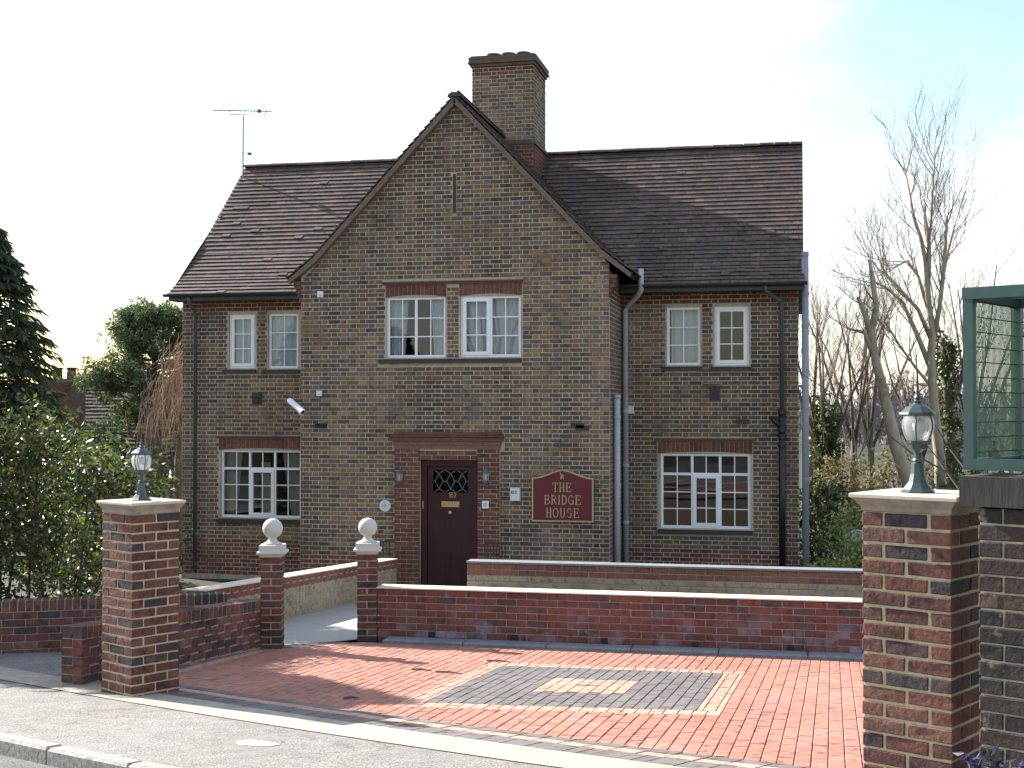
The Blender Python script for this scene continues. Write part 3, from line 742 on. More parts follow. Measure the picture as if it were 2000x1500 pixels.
mbw.quad((XL, YBK, -.7), (XR, YBK, -.7), (XR, YBK, 4.9), (XL, YBK, 4.9))
wall = part(mbw, 'wall', 'mortar_house', house)
# rooms behind the windows
rm = MB()
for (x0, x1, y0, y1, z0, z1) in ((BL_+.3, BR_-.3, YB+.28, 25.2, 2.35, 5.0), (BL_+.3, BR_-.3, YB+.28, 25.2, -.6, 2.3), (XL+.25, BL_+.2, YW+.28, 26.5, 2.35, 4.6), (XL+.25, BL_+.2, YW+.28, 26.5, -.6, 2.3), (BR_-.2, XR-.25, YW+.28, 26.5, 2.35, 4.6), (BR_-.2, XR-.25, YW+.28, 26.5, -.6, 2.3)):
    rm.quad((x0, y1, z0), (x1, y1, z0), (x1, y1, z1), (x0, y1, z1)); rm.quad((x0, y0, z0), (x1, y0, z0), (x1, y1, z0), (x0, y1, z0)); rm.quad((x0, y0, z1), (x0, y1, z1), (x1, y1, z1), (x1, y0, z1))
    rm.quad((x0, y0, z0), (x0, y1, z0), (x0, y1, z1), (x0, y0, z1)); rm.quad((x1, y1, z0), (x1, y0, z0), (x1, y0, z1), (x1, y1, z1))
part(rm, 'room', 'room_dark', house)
# brick layout in Flemish bond
HB = []                                                # (poly, mapf, matk, weight, full-size info)
def flemish(u0, u1, z0, z1, holes, mapf, org, d, nrm, clips=(), zone=None):
    k = 0; z = z0
    while z < z1-.02:
        u = u0-(.169 if k % 2 else 0)+.0; st = True
        while u < u1-.005:
            L = .215 if st else .1025
            p = [(max(u, u0), z+.007), (min(u+L, u1), z+.007), (min(u+L, u1), z+.068), (max(u, u0), z+.068)]
            if p[1][0]-p[0][0] > .025:
                segs = [(p[0][0], p[1][0])]
                for (a, b, c, e) in holes:
                    if z+.06 > c and z+.015 < e:
                        ns = []
                        for (s0, s1) in segs:
                            if s1 <= a or s0 >= b: ns.append((s0, s1)); continue
                            if s0 < a-.02: ns.append((s0, a-.004))
                            if s1 > b+.02: ns.append((b+.004, s1))
                        segs = ns
                for (s0, s1) in segs:
                    jz = rng.uniform(-.0015, .0015); q = [(s0+rng.uniform(0, .004), z+.007+jz), (s1-rng.uniform(0, .004), z+.007+jz), (s1, z+.068+jz), (s0, z+.068+jz)]; q[2] = (q[1][0], q[2][1]); q[3] = (q[0][0], q[3][1])
                    for c in clips:
                        if q: q = clip(q, *c)
                    if len(q) > 2 and area(q) > .0012:
                        HB.append((q, mapf, zone(z+.03) if zone else 'stock', org, d, nrm, len(q) == 4 and abs(area(q)-(q[1][0]-q[0][0])*.061) < 1e-6))
            u += L+.01; st = not st
        z += .075; k += 1
SL = [(1.059, -1, -(7.66+1.059*-AX)+0), ]
gclip = [(1.059, -1, -7.66+1.059*AX), (-1.059, -1, -7.66-1.059*AX)]
bay_holes = [(-6.91, -5.82, 3.38, 4.635), (-5.61, -4.515, 3.38, 4.635), (-6.96, -4.5, 4.63, 4.70), (-7.02, -4.52, 3.28, 3.385), (-6.73, -4.895, -.6, 1.83), (-6.78, -4.82, 1.82, 2.11), (-5.72, -5.655, 5.83, 6.49)]
flemish(BL_, BR_, -.6, 7.75, bay_holes, fy(YB), (0, YB), (1, 0), (0, -1), gclip, lambda z: 'redhouse' if z < .0 else 'stock')
lw_holes = [(-10.53, -9.95, 3.19, 4.31), (-9.735, -9.05, 3.19, 4.31), (-10.70, -8.98, .38, 1.98), (-10.74, -8.9, 1.96, 2.03)]
rw_holes = [(-2.285, -1.65, 3.19, 4.31), (-1.458, -.815, 3.19, 4.31), (-2.43, -.78, .33, 1.97), (-2.46, -.75, 1.96, 2.02)]
zw = lambda z: 'redhouse' if (z > 4.31 or z < .06) else 'stock'
flemish(XL, BL_, -.6, 4.6, lw_holes, fy(YW), (0, YW), (1, 0), (0, -1), (), zw)
flemish(BR_, XR, -.6, 4.6, rw_holes, fy(YW), (0, YW), (1, 0), (0, -1), (), zw)
flemish(YB+.11, YW, -.6, 4.6, (), lambda u, v, wv: (BR_-INS+wv, u, v), (BR_, 0), (0, 1), (1, 0), (), zw)
def hb_size(t):
    if not t[6]: return 0
    p = t[1](*t[0][0], 0); return area(t[0])*(-t[5][1]+.05)*pix_size(*p)
HB.sort(key=lambda t: -hb_size(t))
stuff = {}
for k, (q, mf, mk, org, d, nrm, full) in enumerate(HB):
    out = rng.uniform(.003, .0085)
    if k < 300:
        me = brick_mesh(mk+'_obj', round(q[1][0]-q[0][0], 3), .05, .061)
        p = mf(q[0][0], q[0][1], out); put('brick', me, (p[0], p[1]), d, nrm, p[2], wall)
    else: stuff.setdefault(mk, MB()).slab(q, mf, -.002, out, .005)
for mk, mb in stuff.items(): tag(part(mb, 'brickwork', mk+'_isl', wall), kind='stuff')
# --- flat arches and hood courses
def arch(x0, x1, z0, z1, Y, crown=.035):
    n = max(6, int((x1-x0)/.076)); root = part(MB().box(x0, x1, Y+.002, Y+.05, z0+.02, z1), 'arch', 'mortar_house', house)
    cx = (x0+x1)/2
    for i in range(n):
        a0, a1 = i/n, (i+1)/n; sp = .06
        def X(t, top): return x0+(x1-x0)*t+((t-.5)*2*sp*(1 if top else 0))*0
        def zb(t): return z0+crown*(1-(2*t-1)**2)
        g = .004
        poly = [(X(a0, 0)+g, zb(a0)), (X(a1, 0)-g, zb(a1)), (X(a1, 1)-g, z1-g), (X(a0, 1)+g, z1-g)]
        mb = MB().slab(poly, fy(Y), -.002, .012+rng.uniform(0, .003), .004); part(mb, 'brick', 'redhouse_obj', root)
arch(-6.905, -5.825, 4.42, 4.63, YB); arch(-5.605, -4.52, 4.42, 4.63, YB)
arch(-10.7, -8.99, 1.745, 1.955, YW); arch(-2.42, -.785, 1.735, 1.95, YW)
for (a, b, z, Y) in ((-6.96, -4.5, 4.634, YB), (-10.74, -8.46, 1.962, YW), (-2.47, -.74, 1.956, YW)):
    part(MB().box(a, b, Y-.035, Y+.05, z, z+.028), 'hood_course', 'redhouse_isl', house); part(MB().box(a-.01, b+.01, Y-.05, Y+.05, z+.03, z+.05), 'hood_course', 'verge_cement', house)
part(MB().box(-5.715, -5.66, YB-.002, YB+.02, 5.83, 6.49), 'vent_slit', 'sill_tile', house)
part(MB().box(-5.707, -5.668, YB-.006, YB+.02, 5.86, 6.46), 'vent_slot', 'pipe_black', house)
# --- windows
def window(x0, x1, z0, z1, Y, lights, sill=(.1, .1), sillz=.085):
    f = .045; ya, yb = Y+.05, Y+.115; fr = MB()
    fr.box(x0, x1, ya, yb, z0, z0+f); fr.box(x0, x1, ya, yb, z1-f, z1); fr.box(x0, x0+f, ya, yb, z0+f, z1-f); fr.box(x1-f, x1, ya, yb, z0+f, z1-f)
    ix0, ix1, iz0, iz1 = x0+f, x1-f, z0+f, z1-f
    root = part(fr, 'window', 'upvc', house)
    m = .022
    for (a, b, c, e, kind, cols, rows) in lights:
        lx0, lx1 = ix0+(ix1-ix0)*a, ix0+(ix1-ix0)*b; lz0, lz1 = iz0+(iz1-iz0)*c, iz0+(iz1-iz0)*e
        if a > 0: part(MB().box(lx0-m, lx0+m, ya+.002, yb-.002, lz0, lz1), 'mullion', 'upvc', root); lx0 += m
        if b < 1: lx1 -= m
        if c > 0: part(MB().box(lx0, lx1, ya+.004, yb-.004, lz0-m, lz0+m), 'transom', 'upvc', root); lz0 += m
        if e < 1: lz1 -= m
        if kind == 'sash':
            s = .05; sb = MB(); yy0, yy1 = ya-.018, ya+.04
            sb.box(lx0-.006, lx1+.006, yy0, yy1, lz0-.006, lz0+s); sb.box(lx0-.006, lx1+.006, yy0, yy1, lz1-s, lz1+.006); sb.box(lx0-.006, lx0+s, yy0, yy1, lz0+s, lz1-s); sb.box(lx1-s, lx1+.006, yy0, yy1, lz0+s, lz1-s)
            part(sb, 'sash', 'upvc', root); lx0 += s; lx1 -= s; lz0 += s; lz1 -= s; yg = ya+.012
        else: yg = ya+.02
        for i in range(1, cols): part(MB().box(lx0+(lx1-lx0)*i/cols-.009, lx0+(lx1-lx0)*i/cols+.009, yg-.006, yg+.012, lz0, lz1), 'glazing_bar', 'upvc', root)
        for j in range(1, rows): part(MB().box(lx0, lx1, yg-.005, yg+.011, lz0+(lz1-lz0)*j/rows-.009, lz0+(lz1-lz0)*j/rows+.009), 'glazing_bar', 'upvc', root)
        for i in range(cols):
            for j in range(rows):
                tx, tz = rng.uniform(-.0012, .0012), rng.uniform(-.0012, .0012)
                p0, p1, q0, q1 = lx0+(lx1-lx0)*i/cols, lx0+(lx1-lx0)*(i+1)/cols, lz0+(lz1-lz0)*j/rows, lz0+(lz1-lz0)*(j+1)/rows
                part(MB().quad((p0, yg+.002, q0), (p1, yg+.002+tx, q0), (p1, yg+.002+tx+tz, q1), (p0, yg+.002+tz, q1)), 'pane', 'window_glass', root)
    si = MB(); si.v = [(x0-sill[0], Y-.055, z0-sillz-.01), (x1+sill[1], Y-.055, z0-sillz-.01), (x1+sill[1], Y+.06, z0-sillz-.01), (x0-sill[0], Y+.06, z0-sillz-.01), (x0-sill[0], Y-.055, z0-.045), (x1+sill[1], Y-.055, z0-.045), (x1+sill[1], Y+.06, z0-.002), (x0-sill[0], Y+.06, z0-.002)]
    si.f = [(0, 3, 2, 1), (4, 5, 6, 7), (0, 1, 5, 4), (1, 2, 6, 5), (2, 3, 7, 6), (3, 0, 4, 7)]
    part(si, 'sill', 'sill_tile', root)
    return root
window(*OPEN_BAY[0], YB, [(0, .49, 0, 1, 'fixed', 2, 3), (.49, 1, 0, 1, 'fixed', 2, 3)], (.13, .1285))
window(*OPEN_BAY[1], YB, [(0, .5, 0, 1, 'sash', 2, 3), (.5, 1, 0, 1, 'fixed', 2, 3)], (.1285, .02))
window(*OPEN_L[0], YW, [(0, 1, 0, 1, 'sash', 2, 3)], (.1, .03)); window(*OPEN_L[1], YW, [(0, 1, 0, 1, 'fixed', 2, 3)], (.1, .08))
window(*OPEN_R[0], YW, [(0, 1, 0, 1, 'fixed', 2, 3)], (.1, .03)); window(*OPEN_R[1], YW, [(0, 1, 0, 1, 'sash', 2, 3)], (.06, .05))
L6 = [(0, .345, 0, .74, 'fixed', 2, 3), (.345, .675, 0, .74, 'sash', 2, 3), (.675, 1, 0, .74, 'fixed', 2, 3), (0, .345, .74, 1, 'fixed', 2, 1), (.345, .675, .74, 1, 'fixed', 2, 1), (.675, 1, .74, 1, 'fixed', 2, 1)]
window(*OPEN_L[2], YW, L6, (.06, .06)); window(*OPEN_R[2], YW, L6, (.05, .04))
# --- curtains, and pale sheets added as sky reflections upstairs left
def curtain(x0, x1, z0, z1, Y, m, label, folds=6, taper=0.):
    mb = MB(); n = folds*6
    for k in range(n+1):
        t = k/n
        for (z, tp) in ((z1, 0), (z0, taper)):
            x = x0+(x1-x0)*(t if tp >= 0 else t)
            xx = x0+(x-x0)*(1-tp) if tp > 0 else x1-(x1-x)*(1+tp)
            mb.v.append((xx, Y+.018*math.sin(t*folds*2*math.pi), z))
    for k in range(n): mb.f.append((2*k, 2*k+1, 2*k+3, 2*k+2))
    tag(mb.build('curtain', m, None, True), label, 'curtain')
curtain(-10.62, -10.3, .5, 1.73, YW+.2, 'curtain_cloth', 'pale curtain at the left side of the downstairs left window', 4, .35)
curtain(-9.98, -9.78, .5, 1.5, YW+.32, 'curtain_cloth', 'narrow cream drape behind the middle light of the downstairs left window', 3)
curtain(-9.5, -9.09, .5, 1.73, YW+.2, 'curtain_cloth', 'pale curtain at the right side of the downstairs left window', 4, -.45)
curtain(-6.86, -6.55, 3.4, 4.4, YB+.2, 'net_sky_white', 'white net curtain left in the first window above the door', 4, .2)
curtain(-6.15, -5.87, 3.4, 4.4, YB+.2, 'net_sky_white', 'white net curtain right in the first window above the door', 4, -.2)
curtain(-5.55, -4.56, 3.4, 4.4, YB+.24, 'net_sky_white', 'grey net curtain across the second window above the door', 9)
curtain(-10.48, -10.0, 3.3, 4.28, YW+.15, 'net_sky_white', 'pale sheet added for the sky reflection in the first upstairs left window', 5)  # added sheet, stands in for sky mirrored in the pane
curtain(-9.69, -9.14, 3.3, 4.28, YW+.15, 'net_sky_white', 'pale sheet added for the sky reflection in the second upstairs left window', 5)  # same added sheet, giving this pane its reflected sky tone
curtain(-2.2, -1.7, 3.3, 4.28, YW+.26, 'net_sky_white', 'grey net curtain behind the first upstairs right window', 5)
# --- door
dk = MB(); x0, x1 = DOOR[0], DOOR[1]; yd = YB+.06
dk.box(x0, x0+.11, yd, yd+.1, -.6, 1.655); dk.box(x1-.11, x1, yd, yd+.1, -.6, 1.655); dk.box(x0+.11, x1-.11, yd, yd+.1, 1.545, 1.655)
door = part(dk, 'door', 'door_frame', house)
lf = MB(); L0_, L1_ = x0+.115, x1-.115
lf.box(L0_, L1_, yd+.04, yd+.085, -.55, 1.09); lf.box(L0_, L1_, yd+.04, yd+.085, 1.47, 1.54); lf.box(L0_, L0_+.09, yd+.04, yd+.085, 1.09, 1.47); lf.box(L1_-.09, L1_, yd+.04, yd+.085, 1.09, 1.47)
part(lf, 'door_leaf', 'door_paint', door)
for k in range(6): part(MB().box(L0_+.1+k*.1, L0_+.104+k*.1, yd+.036, yd+.04, -.5, .7), 'bead', 'door_frame', door)
part(MB().quad((L0_+.09, yd+.06, 1.09), (L1_-.09, yd+.06, 1.09), (L1_-.09, yd+.06, 1.47), (L0_+.09, yd+.06, 1.47)), 'pane', 'window_glass', door)
ld = MB(); gw = (L1_-L0_-.18)/3
for k in range(3):
    cx = L0_+.09+gw*(k+.5); cz_ = 1.285
    for (a, b) in (((-.07, 0), (0, .13)), ((0, .13), (.07, 0)), ((.07, 0), (0, -.13)), ((0, -.13), (-.07, 0)), ((0, .13), (-.09, .185)), ((0, .13), (.09, .185)), ((0, -.13), (-.09, -.185)), ((0, -.13), (.09, -.185)), ((-.07, 0), (-.1, 0)), ((.07, 0), (.1, 0))):
        ld.tube([(cx+a[0], yd+.055, cz_+a[1]), (cx+b[0], yd+.055, cz_+b[1])], .006, 4)
part(ld, 'leading', 'lead', door)
part(MB().box(-5.93, -5.62, yd+.018, yd+.04, .85, .945), 'letter_plate', 'brass', door); part(MB().box(-5.89, -5.66, yd+.012, yd+.018, .872, .922), 'letter_flap', 'brass', door)
part(MB().lathe([(.028, 0), (.022, .012), (.03, .03), (.026, .05), (.001, .055)], (0, 0, 0), 14), 'knob', 'brass', door).matrix_local = parent_inv(door) @ Matrix.Translation((-5.776, yd+.04, .76)) @ Matrix.Rotation(R(90), 4, 'X')
part(MB().box(x0+.03, x0+.05, yd-.004, yd+.001, .82, .95), 'door_bell', 'brass', door)
# stroke lettering
def strokes(mb, S, o, h, wd, mapf, t, wk=1.):
    """S: list of segments in a unit cell, heavy strokes 'v', thin 'h'"""
    for sg in S:
        k = sg[0]; wv = {'v': .17, 'h': .085, 'm': .125}[k]*h*wk
        pts = [(o[0]+p[0]*wd, o[1]+p[1]*h) for p in sg[1:]]
        for a, b in zip(pts[:-1], pts[1:]):
            dx, dy = b[0]-a[0], b[1]-a[1]; l = math.hypot(dx, dy) or 1e-6; ux, uy = dx/l, dy/l; px, py = -uy*wv/2, ux*wv/2; e = wv*.25
            mb.prism([(a[0]-px-ux*e, a[1]-py-uy*e), (b[0]-px+ux*e, b[1]-py+uy*e), (b[0]+px+ux*e, b[1]+py+uy*e), (a[0]+px-ux*e, a[1]+py-uy*e)], mapf, 0, t*rng.uniform(.85, 1.15))
def arc(k, cx, cy, rx, ry, a0, a1, n=9): return (k, *[(cx+rx*math.cos(R(a0+(a1-a0)*i/n)), cy+ry*math.sin(R(a0+(a1-a0)*i/n))) for i in range(n+1)])
def ser(x, y): return ('h', (x-.13, y), (x+.13, y))
FONT = {
 'T': [('v', (.5, 0), (.5, 1)), ('h', (.05, .97), (.95, .97)), ('h', (.05, .97), (.03, .8)), ('h', (.95, .97), (.97, .8)), ser(.5, .03)],
 'H': [('v', (.2, 0), (.2, 1)), ('v', (.8, 0), (.8, 1)), ('h', (.2, .5), (.8, .5)), ser(.2, .03), ser(.8, .03), ser(.2, .97), ser(.8, .97)],
 'E': [('v', (.22, 0), (.22, 1)), ('h', (.1, .97), (.88, .97)), ('h', (.22, .52), (.7, .52)), ('h', (.1, .03), (.92, .03)), ('h', (.88, .97), (.88, .78)), ('h', (.92, .03), (.94, .24)), ('h', (.7, .42), (.7, .62))],
 'B': [('v', (.2, 0), (.2, 1)), ('h', (.08, .97), (.45, .97)), ('h', (.2, .53), (.5, .53)), ('h', (.08, .03), (.5, .03)), arc('m', .45, .75, .33, .22, 90, -90), arc('m', .5, .28, .38, .25, 90, -90)],
 'R': [('v', (.2, 0), (.2, 1)), ('h', (.08, .97), (.45, .97)), ('h', (.2, .5), (.45, .5)), arc('m', .45, .735, .34, .235, 90, -90), ('v', (.5, .5), (.88, .02)), ser(.2, .03)],
 'I': [('v', (.5, 0), (.5, 1)), ser(.5, .03), ser(.5, .97)],
 'D': [('v', (.2, 0), (.2, 1)), ('h', (.08, .97), (.4, .97)), ('h', (.08, .03), (.4, .03)), arc('v', .38, .5, .47, .47, 90, -90, 12)],
 'G': [arc('m', .52, .5, .42, .47, 50, 310, 14), ('v', (.84, .05), (.84, .42)), ('h', (.64, .44), (.98, .44)), ('h', (.82, .85), (.84, .7))],
 'O': [arc('m', .5, .5, .42, .47, 0, 360, 18)],
 'U': [('v', (.2, 1), (.2, .35)), ('m', (.8, 1), (.8, .35)), arc('m', .5, .35, .3, .32, 180, 360), ser(.2, .97), ser(.8, .97)],
 'S': [arc('m', .5, .74, .3, .23, 40, 230, 10), arc('m', .5, .27, .34, .24, 70, -150, 10), ('h', (.76, .9), (.78, .74))],
 '1': [('v', (.5, 0), (.5, 1)), ('h', (.25, .8), (.5, 1))], '5': [('h', (.2, .97), (.8, .97)), ('m', (.25, .97), (.22, .55)), arc('m', .47, .32, .33, .28, 130, -150)],
 '2': [arc('m', .5, .72, .3, .25, 170, -30), ('m', (.76, .58), (.2, .05)), ('h', (.2, .04), (.85, .04))]}
def word(mb, txt, cx, z, h, mapf, t, adv=.86, wk=1.):
    ws = [(.5 if c in 'I1' else 1.)*adv*h for c in txt]; tot = sum(ws); x = cx-tot/2
    for c, wd in zip(txt, ws):
        if c in 'I1': strokes(mb, FONT[c], (x-wd*.3, z), h, wd*1.6, mapf, t, wk)
        else: strokes(mb, FONT[c], (x+wd*.06, z), h, wd*.86, mapf, t, wk)
        x += wd
nm = MB(); word(nm, '152', -5.735, 1.01, .085, fy(yd+.034), .006, .6); part(nm, 'door_number', 'brass', door)
# brick surround of the door
def surr(x0, x1, z0, z1, proj, name, m='redhouse', bond=True):
    root = part(MB().box(x0+.005, x1-.005, YB-proj+.006, YB+.05, z0, z1), name, 'mortar_house', house)
    z = z0; k = 0
    while z < z1-.03:
        h = min(.065, z1-z-.006); u = x0-(.1125 if k % 2 else 0)
        while u < x1-.01:
            a, b = max(u, x0), min(u+.215, x1)
            if b-a > .03: put('brick', brick_mesh(m+'_obj', round(b-a, 3), .05, round(h, 3)), (a, YB-proj-rng.uniform(0, .002)), (1, 0), (0, -1), z+.005, root)
            u += .225
        z += .075; k += 1
surr(-6.72, -6.29, -.56, 1.83, .07, 'pilaster'); surr(-5.27, -4.90, -.56, 1.83, .07, 'pilaster'); surr(-6.289, -5.271, 1.656, 1.83, .05, 'door_lintel')
hd = MB()
for (a, b, z0, z1, pr) in ((-6.73, -4.89, 1.832, 1.9, .06), (-6.74, -4.87, 1.902, 1.975, .075), (-6.78, -4.83, 1.977, 2.0, .13)):
    hd2 = MB().box(a, b, YB-pr, YB+.05, z0, z1); part(hd2, 'hood_course', 'hood_brown', house)
for k in range(3):
    z = 2.002+k*.035; pr = .15-.045*k
    x = -6.81+.03*k
    while x < -4.8-.03*k-.05:
        b = min(x+.163, -4.8-.03*k); mb = MB(); mb.v = [(x, YB-pr, z), (b, YB-pr, z), (b, YB+.02, z+.02), (x, YB+.02, z+.02), (x, YB-pr, z+.014), (b, YB-pr, z+.014), (b, YB+.02, z+.06), (x, YB+.02, z+.06)]
        mb.f = [(0, 3, 2, 1), (4, 5, 6, 7), (0, 1, 5, 4), (1, 2, 6, 5), (2, 3, 7, 6), (3, 0, 4, 7)]
        part(mb, 'hood_tile', 'redhouse_obj', house); x += .166
part(MB().box(-6.4, -5.16, YB-.35, YB+.06, -.62, -.5), 'doorstep', 'concrete', house)
# --- roofs
def prof_main(y):                                      # height of the front slope at depth y
    pts = [(22.78, 4.66), (23.3, 4.99), (24.0, 5.53), (26.3, 7.66)]
    for (a, b), (c, d) in zip(pts[:-1], pts[1:]):
        if y <= c: return b+(d-b)*(y-a)/(c-a)
    return 7.66
def prof_bay(dx):
    pts = [(0, 7.8), (2.5, 5.15), (2.98, 4.76)]
    dx = abs(dx)
    for (a, b), (c, d) in zip(pts[:-1], pts[1:]):
        if dx <= c: return b+(d-b)*(dx-a)/(c-a)
    return -9
RX0, RX1 = XL-.09, XR+.09
dk = MB(); PY = [22.80, 23.3, 24.0, 26.3]; e = .03
for X in (RX0, RX1):
    for y in PY: dk.v.append((X, y, prof_main(y)-e))
    dk.v.append((X, 29.75, 4.7)); dk.v.append((X, 29.7, 4.6)); dk.v.append((X, 26.3, 7.5)); dk.v.append((X, 22.82, 4.56))
n = 8
for k in range(n): dk.f.append((k, (k+1) % n, n+(k+1) % n, n+k))
dk.f.append(tuple(range(n))[::-1]); dk.f.append(tuple(range(n, 2*n)))
roof = part(dk, 'roof', 'tile_isl', house)
bk = MB(); YF = 21.5
for y in (YF, 26.3):
    for x in (-2.97, -2.5, 0, 2.5, 2.97): bk.v.append((AX+x, y, prof_bay(x)-.03))
for y in (YF, 26.3):
    for x in (2.9, 2.45, 0, -2.45, -2.9): bk.v.append((AX+x, y, prof_bay(x)-.11))
for k in range(4): bk.f.append((k, k+1, 6+k, 5+k)); bk.f.append((10+k, 11+k, 16+k, 15+k))
bk.f.append((0, 5, 19, 14)); bk.f.append((4, 10, 15, 9)); bk.f.append((0, 14, 13, 12, 11, 10, 4, 3, 2, 1))
part(bk, 'bay_roof', 'tile_isl', house)
TM = []
for k in range(5):
    V, F = cbox(.16, .17, .016, .003, .0025, rng); me = bpy.data.meshes.new('roof_tile'); me.from_pydata(V, [], F); me.materials.append(M['tile_obj']); me.update(); TM.append(me)
tiles = []
def slope(p0, p1, along, L, skip, nrm_up):
    """tile courses from eave p0 to ridge p1; along = unit vector of the course"""
    p0, p1 = Vector(p0), Vector(p1); s = p1-p0; T = s.length; s.normalize(); nn3 = along.cross(s)
    if nn3.z < 0: nn3 = -nn3
    nC = int(T/.138); rows = []
    for c in range(nC+1):
        base = p0+s*(c*.138); sag = .006*math.sin(c*.7)
        u = -(c % 2)*.0825
        while u < L:
            a, b = max(u, 0), min(u+.163, L)
            if b-a > .03:
                q = base+along*a
                if not skip(base+along*((a+b)/2)): tiles.append((q, along, s, nn3, b-a))
            u += .165
ex = Vector((1, 0, 0))
hid = lambda p: prof_bay(p.x-AX) > p.z+.03 and YF < p.y
PP = [22.74]+PY[1:]
for (a, b) in ((22.74, 23.3), (23.3, 24.0), (24.0, 26.26)):
    slope((RX0, a, prof_main(max(a, 22.78))-(.03 if a < 22.8 else 0)), (RX0, b, prof_main(b)), ex, RX1-RX0, hid, 1)
ey = Vector((0, 1, 0)); hid2 = lambda p: prof_main(p.y) > p.z+.03 and p.y > 22.8 and p.y < 26.4
for s in (-1, 1):
    for (a, b) in ((3.0, 2.5), (2.5, .03)):
        slope((AX+s*a, YF-.02, prof_bay(min(a, 2.98))), (AX+s*b, YF-.02, prof_bay(b)), ey, 26.3-YF, hid2, 1)
tiles.sort(key=lambda t: -pix_size(*t[0])*(1 if abs(t[1].x) > .5 and visible_xy(t[0].x, t[0].y) and t[4] > .15 else 0))
tb = MB()
for k, (q, al, s, nn3, wd) in enumerate(tiles):
    lift = rng.uniform(.0, .003) + .01*(rng.random() < .02); tilt = .17; yaw = rng.uniform(-.006, .006)
    s2 = (s*math.cos(tilt)-nn3*math.sin(tilt)); n2 = (nn3*math.cos(tilt)+s*math.sin(tilt)); o = q+nn3*(.023+lift)
    a2 = (al+s*yaw).normalized()
    if k < 300 and wd > .15:
        ob = bpy.data.objects.new('roof_tile', rng.choice(TM)); col.objects.link(ob); ob.parent = roof
        mw = Matrix(((a2.x, s2.x, n2.x, o.x), (a2.y, s2.y, n2.y, o.y), (a2.z, s2.z, n2.z, o.z), (0, 0, 0, 1)))
        if a2.cross(s2).dot(n2) < 0: mw = mw
        ob.matrix_local = parent_inv(roof) @ mw
    else:
        i = len(tb.v)
        for w3 in (0, .015):
            for (u, v) in ((0, 0), (wd, 0), (wd, .17), (0, .17)):
                p = o+a2*u+s2*v+n2*w3; tb.v.append((p.x, p.y, p.z))
        for f in ((4, 5, 6, 7), (0, 1, 5, 4), (1, 2, 6, 5), (3, 0, 4, 7)): tb.f.append(tuple(i+j for j in f))
tag(part(tb, 'roof_tiles', 'tile_isl', roof), kind='stuff')
def ridge_tiles(p0, p1, step=.3):
    p0, p1 = Vector(p0), Vector(p1); L = (p1-p0).length; d = (p1-p0)/L; side = Vector((-d.y, d.x, 0)); u = 0
    while u < L-.05:
        l = min(step-.012, L-u); mb = MB(); dz = rng.uniform(-.004, .004); N = 8
        for (t, r0) in ((0, .118), (l, .11)):
            for k in range(N+1):
                a = math.pi*(k/N)
                p = p0+d*(u+t)+side*(math.cos(a)*r0)+Vector((0, 0, math.sin(a)*r0*.62-.055+dz)); mb.v.append((p.x, p.y, p.z))
        for k in range(N): mb.f.append((k, k+1, N+2+k, N+1+k))
        mb.f.append(tuple(range(N+1))); mb.f.append(tuple(range(N+1, 2*N+2))[::-1])
        part(mb, 'ridge_tile', 'tile_obj', roof); u += step
ridge_tiles((RX0-.0, 26.3, 7.72), (RX1, 26.3, 7.72)); ridge_tiles((AX, YF-.04, 7.84), (AX, 26.2, 7.84))
# verge bands on the gable
for s in (-1, 1):
    P_ = [(0.0, 7.78), (2.5, 5.135), (2.98, 4.745)]; mb = MB(); T = .075
    for y in (YF-.02, YB+.01):
        for (dx, z) in P_: mb.v.append((AX+s*dx, y, z))
        for (dx, z) in P_: mb.v.append((AX+s*(dx-.02), y, z-T*1.3 if dx < 2.7 else z-T*.9))
    for k in (0, 1): mb.f += [(k, k+1, 4+k, 3+k), (6+k, 9+k, 10+k, 7+k), (3+k, 4+k, 10+k, 9+k), (k, 6+k, 7+k, k+1)]
    mb.f.append((2, 8, 11, 5)); part(mb, 'verge', 'verge_cement', house)
    xa = AX+s*2.9
    for k in range(5):
        x = (BL_ if s < 0 else BR_); pr = .03*(k+1); z = 4.36+k*.075
        mb = MB().box(*(sorted((x-s*.0, x+s*min(pr, .13)))), YB-.004-.003*k, YB+.12, z+.003, z+.07)
        part(mb, 'corbel_brick', 'redhouse_obj', house)
# --- chimney
ch = part(MB().box(-6.222, -5.006, 25.006, 26.25, 5.5, 9.2), 'chimney', 'mortar_house', house)
save = HB; HB = []
flemish(-6.23, -5.0, 7.75, 9.2, (), lambda u, v, wv: (u, 25.006-wv, v), (0, 25), (1, 0), (0, -1), (), lambda z: 'redhouse' if z > 9.02 else 'stock')
flemish(-6.25, -4.98, 5.9, 7.62, (), lambda u, v, wv: (u, 24.986-wv, v), (0, 25), (1, 0), (0, -1), (), lambda z: 'redhouse')
flemish(25.0, 26.25, 7.75, 9.2, (), lambda u, v, wv: (-5.006+wv, u, v), (0, 25), (0, 1), (1, 0), (), lambda z: 'redhouse' if z > 9.02 else 'stock')
flemish(24.98, 26.27, 6.0, 7.62, (), lambda u, v, wv: (-4.986+wv, u, v), (0, 25), (0, 1), (1, 0), (), lambda z: 'redhouse')
st2 = {}
for (q, mf, mk, *_r) in HB: st2.setdefault(mk, MB()).slab(q, mf, -.002, rng.uniform(.003, .009), .005)
for mk, mb in st2.items(): tag(part(mb, 'brickwork', mk+'_isl', ch), kind='stuff')
HB = save
